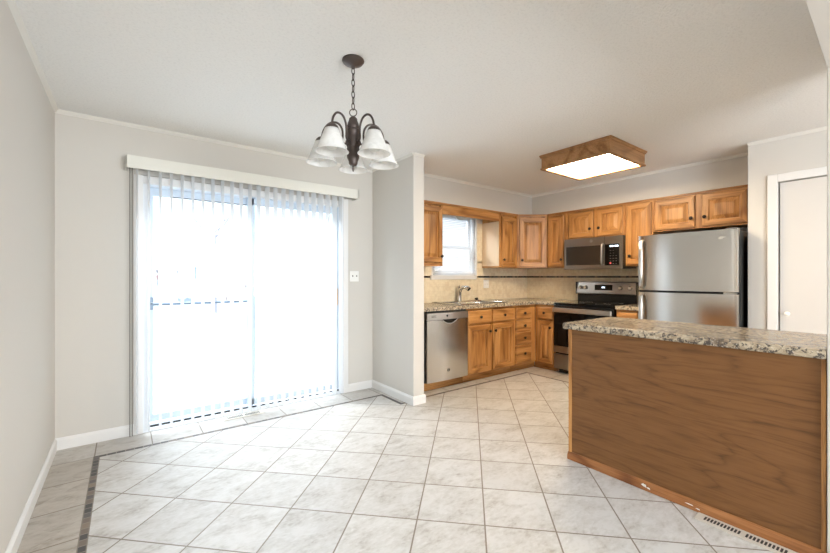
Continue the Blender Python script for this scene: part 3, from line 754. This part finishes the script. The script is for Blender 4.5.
cabinet('base_cabinet', (XF, 2.120, 0), RZ, 0.255, XR - XF - 0.012, 0.0, BT, 'oak base cabinet squeezed between the stove and the refrigerator', 'cabinet', toe=0.088, stile=0.03,
        doors=[(0.022, 0.235, 0.098, 0.662, 0.050, 0.575)], drawers=[(0.022, 0.235, 0.682, 0.845)])
# shoe moulding on the floor in front of the toe kicks
q = MB(); q.box(2.56, XF + 0.055, YF + 0.048, YF + 0.066, 0.001, 0.020, 0.004); q.box(XF + 0.040, XF + 0.058, 2.925, YF + 0.05, 0.001, 0.020, 0.004)
o = q.build('trim_10', 'oakH', None, (0, 0, 0)); o['kind'] = 'structure'

# ------------------------------------------------------------------ countertops
CT0, CT1 = 0.873, 0.914
def worktop_with_hole():
    mb = MB(); bm = mb.bm; hx0, hx1, hy0, hy1 = 3.180, 3.945, 3.262, 3.692
    xs = [2.360, hx0, hx1, XF - 0.034, XR - 0.012]; ys = [YF - 0.034, hy0, hy1, YK - 0.012]; V = {}
    def vert(x, y):
        k = (round(x, 4), round(y, 4))
        if k not in V: V[k] = bm.verts.new((x, y, CT0))
        return V[k]
    fs = []
    for a in range(4):
        for b_ in range(3):
            if a == 1 and b_ == 1: continue
            fs.append(bm.faces.new([vert(xs[a], ys[b_]), vert(xs[a + 1], ys[b_]), vert(xs[a + 1], ys[b_ + 1]), vert(xs[a], ys[b_ + 1])]))
    fs.append(bm.faces.new([vert(xs[3], 2.918), vert(xs[4], 2.918), vert(xs[4], ys[0]), vert(xs[3], ys[0])]))
    ex = bmesh.ops.extrude_face_region(bm, geom=fs)
    top = [v for v in ex['geom'] if isinstance(v, bmesh.types.BMVert)]
    for v in top: v.co.z = CT1
    ts = set(top)
    es = [e for v in top for e in v.link_edges if e.verts[0] in ts and e.verts[1] in ts and any(abs(f.normal.z) < 0.5 for f in e.link_faces)]
    bm.normal_update()
    es = [e for e in set(e for v in top for e in v.link_edges) if e.verts[0] in ts and e.verts[1] in ts and any(abs(f.normal.z) < 0.5 for f in e.link_faces)]
    bmesh.ops.bevel(bm, geom=es, offset=0.006, segments=3, affect='EDGES', profile=0.5)
    return mb
ct = worktop_with_hole()
tag(ct.build('countertop', 'granite'), 'L-shaped mottled beige laminate countertop holding the sink, ending at the stove', 'countertop')
ct = MB(); ct.extrude_poly([(XF - 0.034, 1.862), (XR - 0.012, 1.862), (XR - 0.012, 2.118), (XF - 0.034, 2.118)], CT0, CT1, 0.006)
tag(ct.build('countertop', 'granite'), 'short mottled laminate countertop piece between the stove and the refrigerator', 'countertop')

# ------------------------------------------------------------------ sink, faucet, sprayer
SK = thing('kitchen_sink', (3.535, 3.52, CT1), 'double bowl stainless steel sink set in the countertop under the window', 'sink')
rim = MB()
def bowl(x0, x1, y0, y1, mb):
    def rr(i, z): return [(x0 + i, y0 + i, z), (x1 - i, y0 + i, z), (x1 - i, y1 - i, z), (x0 + i, y1 - i, z)]
    mb.loops([rr(0, 0.008), rr(0.005, 0.0), rr(0.010, -0.13), rr(0.04, -0.165)], 0, True, False, True)
sx0, sx1, sy0, sy1 = -0.42, 0.42, -0.265, 0.255
rim.box(sx0, sx1, sy0, sy0 + 0.03, 0.001, 0.010, 0.004); rim.box(sx0, sx1, sy1 - 0.085, sy1, 0.001, 0.007, 0.003); rim.box(sx0, sx0 + 0.08, sy0, sy1, 0.001, 0.007, 0.003); rim.box(sx1 - 0.03, sx1, sy0, sy1, 0.001, 0.007, 0.003); rim.box(-0.018, 0.018, sy0, sy1 - 0.08, 0.001, 0.007, 0.003)
rim.build('rim', 'sinksteel', SK, (0, 0, 0))
for (x0, x1) in ((sx0 + 0.080, -0.018), (0.018, sx1 - 0.03)):
    bw = MB(); bowl(x0, x1, sy0 + 0.03, sy1 - 0.085, bw); bo = bw.build('bowl', 'sinksteel', SK, (0, 0, 0))
    dr = MB().lathe([(0.040, 0.001), (0.038, 0.003), (0.020, 0.0025), (0.0, 0.0022)], ((x0 + x1) / 2, -0.03, -0.165), n=18).build('drain', 'chrome', None, (0, 0, 0), True); dr.parent = bo
FA = thing('faucet', (3.555, 3.735, CT1 + 0.007), 'chrome pull-out kitchen faucet standing behind the sink', 'faucet')
MB().lathe([(0.030, 0.0), (0.030, 0.006), (0.024, 0.012), (0.0, 0.012)], n=20).build('base', 'chrome', FA, (0, 0, 0), True)
sp = [(0, 0, 0.01), (0, 0, 0.06), (0.0, -0.004, 0.12), (0.004, -0.022, 0.162), (0.012, -0.055, 0.186), (0.020, -0.095, 0.186)]
MB().tube(sp, [0.028, 0.027, 0.026, 0.025, 0.023, 0.021], 16).build('spout', 'chrome', FA, (0, 0, 0), True)
MB().tube([(0.020, -0.095, 0.186), (0.026, -0.130, 0.176), (0.030, -0.152, 0.160)], [0.022, 0.030, 0.029], 16).build('spray_head', 'chrome', FA, (0, 0, 0), True)
MB().tube([(0, 0.0, 0.165), (0.0, 0.012, 0.190), (-0.01, -0.02, 0.205)], [0.020, 0.015, 0.008], 12).build('lever', 'chrome', FA, (0, 0, 0), True)
SP = thing('sink_sprayer', (3.89, 3.735, CT1 + 0.007), 'short dark side sprayer on the sink rim', 'sprayer')
MB().lathe([(0.022, 0), (0.022, 0.006), (0.014, 0.012), (0.012, 0.018), (0.0, 0.019)], n=16).build('collar', 'chrome', SP, (0, 0, 0), True)
MB().tube([(0, 0, 0.014), (-0.006, -0.008, 0.022), (-0.055, -0.020, 0.022)], [0.013, 0.017, 0.010], 12).build('head', 'black', SP, (0, 0, 0), True)

# ------------------------------------------------------------------ small emblem helper
def emblem(parent, x, y, z, r, mat, name='emblem', rel_off=None):
    """round badge: ring with a flowing letter-like curl inside, facing -y"""
    mb = MB(); mb.tube([(x + r * math.cos(2 * PI * k / 24), y, z + r * math.sin(2 * PI * k / 24)) for k in range(24)], r * 0.10, 6, closed=True)
    mb.tube([(x - r * 0.15 + r * 0.42 * math.cos(t) * (0.6 + 0.1 * t), y, z + r * 0.42 * math.sin(t)) for t in [0.5 + 0.45 * k for k in range(11)]], r * 0.07, 6)
    mb.tube([(x + r * 0.1, y, z - r * 0.45), (x + r * 0.35, y, z + 0.02 * r), (x + r * 0.5, y, z + r * 0.4), (x + r * 0.62, y, z - r * 0.35)], r * 0.07, 6)
    o = mb.build(name, mat, None, (0, 0, 0)); o.parent = parent; o.location = -(rel_off or Vector((0, 0, 0)))
    return o

# ------------------------------------------------------------------ dishwasher
DW = thing('dishwasher', (2.560, YF, 0), 'stainless steel dishwasher under the counter next to the partition', 'dishwasher')
dwW = 0.602
MB().box(0, dwW, 0.0, 0.57, 0.10, 0.868).build('body', 'gasket', DW)
MB().box(0, dwW, 0.055, 0.50, 0.001, 0.10).build('toe_panel', 'oakH', DW)['label'] = 'brown toe panel'
door = MB()
# slightly bowed steel door
n = 10; rings = []
for k in range(n + 1):
    u = k / n; yb = -0.030 - 0.012 * (1 - (2 * u - 1) ** 2)
    rings.append([(u * dwW, yb, 0.105), (u * dwW, yb, 0.772), (u * dwW, -0.002, 0.772), (u * dwW, -0.002, 0.105)])
door.loops(rings)
dd = door.build('door', 'steelV', DW, (0, 0, 0), True)
emblem(dd, 0.295, -0.0435, 0.215, 0.017, 'greyprint')
cp = MB(); rings = []
for k in range(n + 1):
    u = k / n; yb = -0.032 - 0.012 * (1 - (2 * u - 1) ** 2)
    rings.append([(u * dwW, yb, 0.776), (u * dwW, yb, 0.852), (u * dwW, -0.002, 0.856), (u * dwW, -0.002, 0.776)])
cp.loops(rings); cpo = cp.build('control_panel', 'steel', DW, (0, 0, 0), True)
o = MB().lathe([(0.0, -0.0015), (0.012, -0.001), (0.012, 0.004)], (0.272, -0.0445, 0.815), 'Y', 18).build('button', 'black', None, (0, 0, 0), True); o.parent = cpo
lb = MB()
for r_ in range(2):
    x = 0.055
    for k in range(5):
        ww = (0.016, 0.010, 0.014, 0.012, 0.015)[(k + r_) % 5]; lb.box(x, x + ww * 0.8, -0.0405, -0.034, 0.806 + r_ * 0.013, 0.813 + r_ * 0.013); x += ww
o = lb.build('lettering', 'greyprint', None, (0, 0, 0)); o.parent = cpo
# scooped pocket handle
hp = MB(); hp.loops([[(0.205 + 0.215 * t, -0.046, 0.777 - 0.042 * math.sin(PI * t) ** 0.7 - 0.001) for t in [k / 12 for k in range(13)]] + [(0.205 + 0.215 * t, -0.046, 0.7775) for t in [1 - k / 12 for k in range(13)]],
                    [(0.205 + 0.215 * t, -0.036, 0.777 - 0.042 * math.sin(PI * t) ** 0.7 - 0.001) for t in [k / 12 for k in range(13)]] + [(0.205 + 0.215 * t, -0.036, 0.7775) for t in [1 - k / 12 for k in range(13)]]])
o = hp.build('handle_pocket', 'black', DW, (0, 0, 0)); o['label'] = 'dark scooped handle pocket'
MB().tube([(0.200 + 0.225 * t, -0.048, 0.777 - 0.046 * math.sin(PI * t) ** 0.7) for t in [k / 14 for k in range(15)]], 0.0045, 8).build('handle', 'chrome', DW, (0, 0, 0), True)

# ------------------------------------------------------------------ stove
SW = 0.776
ST = thing('stove', (XF, 2.908, 0), 'freestanding stainless steel electric stove with black glass top under the microwave', 'stove', RZ)
b = MB(); b.box(0.004, SW - 0.004, 0.012, 0.56, 0.05, 0.885); b.box(0.03, SW - 0.03, 0.05, 0.54, 0.001, 0.06)
b.build('body', 'black', ST)
MB().box(0.0, SW, -0.022, 0.545, 0.886, 0.910, 0.006).build('cooktop', 'blackglass', ST)['label'] = 'black glass cooktop'
for (x, y, r_) in ((0.20, 0.14, 0.11), (0.56, 0.14, 0.085), (0.20, 0.40, 0.085), (0.56, 0.40, 0.11)):
    MB().lathe([(r_, 0.9105), (r_, 0.9112), (r_ - 0.003, 0.9112), (r_ - 0.003, 0.9105)], (x, y, 0), n=32, cap0=False, cap1=False).build('burner_mark', 'greyprint', ST)
dr = MB(); dr.box(0.004, SW - 0.004, -0.028, 0.012, 0.272, 0.880, 0.004)
od = dr.build('oven_door', 'black', ST)
def sub(mb, name, mat, par, smooth=False):
    o = mb.build(name, mat, None, None, smooth); o.parent = par; o.location = o.location - par.location; return o
sub(MB().box(0.006, SW - 0.006, -0.034, -0.026, 0.358, 0.792, 0.002), 'window_glass', 'blackglass', od)
sub(MB().box(0.004, SW - 0.004, -0.036, -0.026, 0.272, 0.355, 0.003), 'door_trim', 'steelD', od)
hh = MB(); hh.box(0.012, SW - 0.012, -0.082, -0.056, 0.792, 0.852, 0.010, 0, 3); hh.box(0.03, 0.06, -0.06, -0.026, 0.805, 0.840); hh.box(SW - 0.06, SW - 0.03, -0.06, -0.026, 0.805, 0.840)
sub(hh, 'handle', 'steel', od)
MB().box(0.004, SW - 0.004, -0.032, 0.012, 0.062, 0.250, 0.006).build('drawer', 'steelD', ST)
bg_ = MB(); bg_.box(0.0, SW, 0.548, 0.600, 0.886, 1.015, 0.004); bg_.build('riser', 'black', ST)
# tilted control panel
cpn = MB(); z0, z1 = 1.015, 1.180
cpn.loops([[(0.0, 0.520, z0), (SW, 0.520, z0), (SW, 0.600, z0), (0.0, 0.600, z0)], [(-0.001, 0.515, z0 + 0.012), (SW + 0.001, 0.515, z0 + 0.012), (SW + 0.001, 0.600, z0 + 0.012), (-0.001, 0.600, z0 + 0.012)], [(0.0, 0.545, z1 - 0.010), (SW, 0.545, z1 - 0.010), (SW, 0.600, z1 - 0.010), (0.0, 0.600, z1 - 0.010)], [(0.006, 0.556, z1), (SW - 0.006, 0.556, z1), (SW - 0.006, 0.598, z1), (0.006, 0.598, z1)]])
bk = cpn.build('backguard', 'steelD', ST)
yat = lambda z: 0.515 + (z - (z0 + 0.012)) / (z1 - 0.010 - z0 - 0.012) * 0.030
sub(MB().box(-0.010, -0.001, 0.512, 0.601, 1.012, 1.176, 0.004), 'end_cap', 'black', bk); sub(MB().box(SW + 0.001, SW + 0.010, 0.512, 0.601, 1.012, 1.176, 0.004), 'end_cap', 'black', bk)
dsp = sub(MB().box(0.255, 0.485, yat(1.10) - 0.008, yat(1.10) + 0.01, 1.068, 1.138, 0.002), 'display', 'blackglass', bk)
dg = MB()
for k in range(3): dg.box(0.352 + k * 0.015, 0.362 + k * 0.015, yat(1.10) - 0.0095, yat(1.10) - 0.007, 1.096, 1.116)
o = dg.build('digits', 'led', None); o.parent = dsp; o.location = o.location - bk.location - dsp.location
kp = None
for x in (0.062, 0.132, 0.590, 0.650, 0.708):
    if x in (0.650,): continue
    if kp is None:
        kp = MB().lathe([(0.027, 0.0), (0.027, -0.006), (0.023, -0.010), (0.021, -0.030), (0.017, -0.034), (0.0, -0.034)], (0, 0, 0), 'Y', 20).build('knob', 'chrome', None, (0, 0, 0), True); k = kp
    else: k = kp.copy(); COL.objects.link(k)
    k.parent = bk; k.location = Vector((x, yat(1.10), 1.100)) - bk.location

# ------------------------------------------------------------------ microwave
MW = thing('microwave', (4.715, 2.920, 1.340), 'stainless steel over-the-range microwave mounted under the cabinet above the stove', 'microwave', RZ)
mh = 0.402; mwW = 0.760
MB().box(0.002, mwW - 0.002, 0.024, XR - 4.715 - 0.012, 0.006, mh, 0.003).build('body', 'sidegrey', MW, (0, 0, 0))
fd = MB().box(0, mwW, 0.0, 0.024, 0.0, mh, 0.004).build('front', 'steelD', MW, (0, 0, 0))
def msub(mb, name, mat, par, smooth=False): o = mb.build(name, mat, None, (0, 0, 0), smooth); o.parent = par; return o
msub(MB().box(0.030, 0.505, -0.003, 0.004, 0.055, 0.298, 0.003), 'door_window', 'mwglass', fd)
msub(MB().box(0.548, 0.722, -0.003, 0.004, 0.045, 0.305, 0.003), 'control_panel', 'blackglass', fd)
msub(MB().box(0.546, 0.549, -0.001, 0.004, 0.306, mh), 'seam', 'gasket', fd)
hd_ = MB(); hd_.tube([(0.526, -0.004, 0.050), (0.526, -0.030, 0.066), (0.526, -0.034, 0.10), (0.526, -0.034, 0.26), (0.526, -0.030, 0.296), (0.526, -0.004, 0.312)], 0.0125, 10)
msub(hd_, 'handle', 'steel', fd, True)
dg = MB()
for k in range(4): dg.box(0.612 + k * 0.024 + (0.010 if k > 1 else 0), 0.630 + k * 0.024 + (0.010 if k > 1 else 0), -0.0045, -0.002, 0.268, 0.288)
msub(dg, 'digits', 'led', fd)
for r_ in range(6):
    ky = MB()
    for k in range(3):
        if r_ in (0, 1) and k == 2: continue
        ky.box(0.612 + k * 0.034, 0.628 + k * 0.034, -0.0045, -0.002, 0.062 + (5 - r_) * 0.032, 0.067 + (5 - r_) * 0.032)
    msub(ky, 'key_row', 'greyprint', fd)
msub(MB().box(0.610, 0.628, -0.0048, -0.002, 0.064, 0.078), 'stop_key', 'redled', fd)['label'] = 'small red key'
emblem(fd, 0.375, -0.002, 0.358, 0.016, 'mark')

# ------------------------------------------------------------------ refrigerator
FY = 1.820; FW = 0.828
RF = thing('refrigerator', (4.372, FY, 0), 'stainless steel top-freezer refrigerator standing next to the pantry wall', 'refrigerator', RZ)
MB().box(0.004, FW - 0.004, 0.0, XR - 4.372 - 0.02, 0.03, 1.665, 0.006).build('body', 'sidegrey', RF)
MB().box(0.02, FW - 0.02, 0.02, 0.55, 0.001, 0.04).build('base_grille', 'black', RF)
def fdoor(za, zb):
    mb = MB(); rings = []; n = 28
    for k in range(n + 1):
        u = k / n; e = abs(2 * u - 1); yb = -0.045 - 0.042 * (1 - e ** 2.0)
        if k in (0, n): yb = -0.038
        rings.append([(u * FW, yb, za + 0.004), (u * FW, yb, zb - 0.004), (u * FW, -0.006, zb), (u * FW, -0.006, za)])
    return mb.loops(rings)
fz = fdoor(1.103, 1.675).build('freezer_door', 'steelV', RF, (0, 0, 0), True); ff = fdoor(0.06, 1.090).build('fridge_door', 'steelV', RF, (0, 0, 0), True)
MB().box(0.01, FW - 0.01, -0.040, 0.0, 1.085, 1.108).build('gasket', 'gasket', RF, (0, 0, 0))
for par, pts in ((fz, [(0.040, -0.060, 1.12), (0.040, -0.098, 1.15), (0.042, -0.112, 1.30), (0.042, -0.108, 1.50), (0.042, -0.092, 1.60), (0.042, -0.062, 1.63)]), (ff, [(0.040, -0.060, 1.075), (0.040, -0.098, 1.045), (0.042, -0.112, 0.90), (0.042, -0.108, 0.70), (0.042, -0.092, 0.60), (0.042, -0.062, 0.57)])):
    hb = MB(); rings = []
    for (x, y, z) in pts: rings.append([(x - 0.020, y + 0.010, z), (x - 0.012, y - 0.004, z), (x + 0.012, y - 0.004, z), (x + 0.020, y + 0.010, z), (x + 0.014, y + 0.014, z), (x - 0.014, y + 0.014, z)])
    hb.loops(rings); o = hb.build('handle', 'steel', None, (0, 0, 0), True); o.parent = par
hg = MB(); hg.box(FW - 0.10, FW - 0.01, -0.070, -0.02, 1.088, 1.102, 0.003)
hg.build('middle_hinge', 'steel', RF, (0, 0, 0))
hg = MB(); hg.box(FW - 0.09, FW - 0.008, -0.045, 0.05, 1.665, 1.682, 0.004); hg.build('top_hinge', 'greyprint', RF, (0, 0, 0))
lg = MB(); lx, ly, lz = FW - 0.118, -0.0665, 1.597
lg.tube([(lx + 0.020 * math.cos(2 * PI * k / 20), ly, lz + 0.009 * math.sin(2 * PI * k / 20) + 0.003 * math.cos(2 * PI * k / 20)) for k in range(18)], 0.0016, 6)
lg.tube([(lx - 0.030, ly, lz - 0.004), (lx, ly - 0.0005, lz), (lx + 0.036, ly, lz + 0.007)], [0.001, 0.003, 0.001], 6)
o = lg.build('emblem', 'mark', None, (0, 0, 0)); o.parent = fz

# ------------------------------------------------------------------ peninsula
PX0, PX1, PYA, PYB = 2.430, 3.050, 0.256, 1.468
PT = 0.884
PN = thing('peninsula_cabinet', (2.74, 0.862, 0), 'oak panelled peninsula cabinet joining the end of the divider wall', 'cabinet')
def npart(mb, name, mat, par=None, smooth=False):
    o = mb.build(name, mat, None, None, smooth); o.parent = par or PN; o.location = o.location - PN.location - (par.location if par else Vector((0, 0, 0))); return o
npart(MB().box(PX0 + 0.008, PX1 - 0.02, PYA, PYB - 0.008, 0.09, PT), 'carcass', 'oakV')
npart(MB().box(PX0 + 0.05, PX1 - 0.08, PYA, PYB - 0.02, 0.001, 0.09), 'plinth', 'oakY')
npart(MB().box(PX0, PX0 + 0.008, PYA, PYB - 0.02, 0.030, PT), 'back_panel', 'panel')
npart(MB().box(PX0, PX1 - 0.02, PYB - 0.008, PYB, 0.001, PT), 'end_panel', 'oakV')
npart(MB().box(PX0 - 0.006, PX0 + 0.004, PYB - 0.020, PYB + 0.002, 0.001, PT, 0.003), 'corner_trim', 'oakV'); npart(MB().box(PX0 - 0.006, PX0 + 0.004, PYA, PYA + 0.016, 0.001, PT, 0.003), 'corner_trim', 'oakV')
sec = [(0, 0.001), (-0.020, 0.001), (-0.020, 0.028), (-0.012, 0.044), (-0.004, 0.050), (0, 0.050)]
npart(MB().loops([[(PX0 + a, y, b_) for a, b_ in sec] for y in (PYA, PYB + 0.002)]), 'base_moulding', 'oakBase')
scf = MB()
for (y, z, w_, h_) in ((0.985, 0.030, 0.030, 0.018), (0.96, 0.022, 0.020, 0.010), (0.76, 0.026, 0.04, 0.006), (0.72, 0.018, 0.02, 0.006)):
    scf.loops([[(PX0 - 0.0205, y - w_ / 2, z - h_ * 0.5), (PX0 - 0.0205, y + w_ * 0.1, z - h_ * 0.4), (PX0 - 0.0205, y + w_ / 2, z), (PX0 - 0.0205, y + w_ * 0.1, z + h_ * 0.5), (PX0 - 0.0205, y - w_ * 0.4, z + h_ * 0.3)], [(PX0 - 0.0195, y - w_ / 2, z - h_ * 0.5), (PX0 - 0.0195, y + w_ * 0.1, z - h_ * 0.4), (PX0 - 0.0195, y + w_ / 2, z), (PX0 - 0.0195, y + w_ * 0.1, z + h_ * 0.5), (PX0 - 0.0195, y - w_ * 0.4, z + h_ * 0.3)]])
npart(scf, 'paint_scuff', 'plate')['label'] = 'white scuffs on the base moulding'
for k in range(3):   # kitchen side
    y0 = PYA + 0.02 + k * 0.395
    o = MB(); o.box(PX1 - 0.02, PX1, y0, y0 + 0.375, 0.11, 0.86, 0.004); npart(o, 'door', 'oakV')
ct = MB(); ct.extrude_poly([(2.404, 0.2545), (2.404, 1.494), (2.410, 1.503), (2.420, 1.507), (3.08, 1.507), (3.08, 0.2545)], PT + 0.001, 0.928, 0.012)
tag(ct.build('countertop', 'granite'), 'mottled laminate bar countertop on top of the oak peninsula', 'countertop')

# ------------------------------------------------------------------ plates, registers, mini blind
lp = thing('light_switch', (1.992, YP, 1.250), 'white double switch plate on the wall beside the patio door', 'switch')
MB().box(-0.054, 0.054, -0.006, 0.0, -0.057, 0.057, 0.003).build('plate', 'plate', lp, (0, 0, 0))
for x in (-0.024, 0.024): MB().box(x - 0.005, x + 0.005, -0.016, -0.005, -0.006, 0.012, 0.002).build('toggle', 'greyprint', lp, (0, 0, 0))
ou = thing('light_switch', (4.145, yk, 1.142), 'white double switch plate on the tile backsplash near the kitchen window', 'switch')
MB().box(-0.057, 0.057, -0.006, 0.0, -0.058, 0.058, 0.003).build('plate', 'plate', ou, (0, 0, 0))
for x in (-0.024, 0.024): MB().box(x - 0.006, x + 0.006, -0.015, -0.005, -0.012, 0.012, 0.002).build('toggle', 'plate', ou, (0, 0, 0))
def register(x0, x1, y0, y1, along, groups, label, per=11):
    T = thing('floor_register', ((x0 + x1) / 2, (y0 + y1) / 2, 0.0005), label, 'floor vent')
    hx, hy = (x1 - x0) / 2, (y1 - y0) / 2
    MB().box(-hx, hx, -hy, hy, 0.0, 0.006, 0.002).build('plate', 'register', T, (0, 0, 0))
    Ln = hx if along == 'X' else hy; Wd = hy if along == 'X' else hx
    span = 2 * Ln - 0.05; gl = span / groups
    for q in range(groups):
        g = MB()
        for k in range(per):
            c = -Ln + 0.025 + q * gl + 0.008 + (k + 0.5) * (gl - 0.016) / per; hw_ = (gl - 0.016) / per * 0.30
            if along == 'X': g.box(c - hw_, c + hw_, -Wd * 0.55, Wd * 0.55, 0.0055, 0.0066)
            else: g.box(-Wd * 0.45, Wd * 0.45, c - hw_, c + hw_, 0.0055, 0.0066)
        g.build('slots', 'slot', T, (0, 0, 0))
register(0.675, 1.015, 3.625, 3.715, 'X', 2, 'cream metal floor register in the tile in front of the patio door', 10)
register(2.330, 2.408, 0.335, 0.715, 'Y', 2, 'cream metal floor register along the foot of the oak peninsula', 11)

KB = thing('mini_blind', (3.55, 3.80, 1.27), 'white horizontal mini blind hanging in the kitchen window', 'blinds')
bx0, bx1 = WX0 + 0.006, WX1 - 0.004
sl = MB(); z = 1.300; ns = 0
while z < 2.045:
    sl.loops([[(x, 3.795 + 0.0105 * c_, z + 0.0075 * s_) for c_, s_ in ((-1, -1.0), (0, 0.25), (1, 1.0), (1, 1.15), (0, 0.42), (-1, -0.85))] for x in (bx0, bx1)])
    z += 0.0225
o = sl.build('slats', 'slat', None); o.parent = KB; o.location = o.location - KB.location
o = MB().box(bx0, bx1, 3.782, 3.808, 2.045, 2.075, 0.003).build('head_rail', 'vinyl', None); o.parent = KB; o.location = o.location - KB.location
o = MB().box(bx0, bx1, 3.785, 3.806, 1.272, 1.288, 0.003).build('bottom_rail', 'vinyl', None); o.parent = KB; o.location = o.location - KB.location
cd = MB()
for x in (bx0 + 0.10, (bx0 + bx1) / 2, bx1 - 0.10): cd.box(x - 0.001, x + 0.001, 3.781, 3.783, 1.28, 2.05)
o = cd.build('ladder_cord', 'vinyl', None); o.parent = KB; o.location = o.location - KB.location

# ------------------------------------------------------------------ outside the patio door
g = MB(); g.box(-40, 45, 3.95, 75, -0.30, -0.15); struct('exterior_ground', g, 'snow')
g = MB()
for k in range(16): g.box(-1.6, 4.2, 3.94 + k * 0.14, 4.07 + k * 0.14, -0.12, -0.06)
struct('exterior_deck_floor', g, 'deck')
HO = thing('neighbour_house', (-1.0, 33, -0.15), 'pale house with a low roof line seen through the patio door', 'house')
def hpart(mb, name, mat): o = mb.build(name, mat, None); o.parent = HO; o.location = o.location - HO.location; return o
hpart(MB().box(-8, 2.9, 30, 36, -0.15, 1.55), 'wall', 'siding')
hpart(MB().box(-8.4, 3.2, 29.6, 30.1, 1.50, 1.70), 'gutter', 'roofing')
hpart(MB().box(1.15, 1.80, 29.94, 30.0, 0.62, 0.98), 'window', 'winpane')
hpart(MB().box(1.15, 1.80, 29.95, 30.0, 1.08, 1.36), 'brick_band', 'brick')
rf = MB(); rf.loops([[(-8.4, 29.6, 1.72), (-8.4, 33, 1.95), (-8.4, 36.4, 1.72)], [(3.2, 29.6, 1.72), (3.2, 33, 1.95), (3.2, 36.4, 1.72)]]); hpart(rf, 'roof', 'siding')
SH = thing('garden_shed', (2.7, 25, -0.15), 'blue-grey garden shed outside the patio door', 'shed')
def spart(mb, name, mat): o = mb.build(name, mat, None); o.parent = SH; o.location = o.location - SH.location; return o
b = MB(); b.box(2.42, 2.92, 24, 26, -0.15, 1.85)
for k in range(6): b.box(2.40, 2.94, 23.98, 26.02, 0.05 + k * 0.28, 0.08 + k * 0.28)
spart(b, 'wall', 'shedblue')
b = MB(); b.box(2.98, 3.42, 24.2, 26, 0.85, 1.83); spart(b, 'lean_to', 'shedblue')
rf = MB(); rf.loops([[(2.38, 23.9, 1.84), (2.67, 23.9, 1.93), (2.96, 23.9, 1.84)], [(2.38, 26.1, 1.84), (2.67, 26.1, 1.93), (2.96, 26.1, 1.84)]]); spart(rf, 'roof', 'roofing')
FE = thing('fence', (4.2, 22, -0.15), 'low brown rail fence in the yard outside the patio door', 'fence')
def fpart(mb, name, mat): o = mb.build(name, mat, None); o.parent = FE; o.location = o.location - FE.location; return o
fpart(MB().box(3.12, 5.3, 21.9, 22.0, 0.66, 0.82), 'rail', 'fence')
for k in range(3): fpart(MB().box(3.15 + k * 1.03, 3.22 + k * 1.03, 21.9, 22.0, -0.15, 0.66), 'post', 'fence')
TR = thing('bare_tree', (2.73, 16.6, -0.15), 'bare leafless tree outside the patio door', 'tree')
def branch(mb, p, d, ln, r, depth):
    pts = [Vector(p)]; dd_ = Vector(d).normalized()
    for k in range(4):
        dd_ = (dd_ + Vector((random.uniform(-.16, .16), random.uniform(-.16, .16), random.uniform(-.02, .14)))).normalized(); pts.append(pts[-1] + dd_ * ln / 4)
    mb.tube(pts, [r * (1 - 0.13 * k) for k in range(5)], 7)
    if depth:
        for k in range(3):
            nd = (dd_ + Vector((random.uniform(-.9, .9), random.uniform(-.6, .6), random.uniform(-.1, .5)))).normalized()
            branch(mb, pts[random.choice((2, 3, 4))], nd, ln * random.uniform(.55, .75), r * 0.5, depth - 1)
tk = MB(); tk.tube([(2.73, 16.6, -0.15), (2.75, 16.6, 0.6), (2.70, 16.6, 1.8), (2.74, 16.6, 2.5), (2.72, 16.6, 3.1)], [0.13, 0.11, 0.10, 0.09, 0.07], 10)
o = tk.build('trunk', 'bark', None, None, True); o.parent = TR; o.location = o.location - TR.location
bm_ = MB()
for k in range(6): branch(bm_, (2.72, 16.6, 2.2 + 0.15 * k), (math.cos(k * 2.4), 0.5 * math.sin(k * 2.4), 0.75), 1.0, 0.028, 2)
o = bm_.build('branches', 'bark', None, None, True); o.parent = TR; o.location = o.location - TR.location
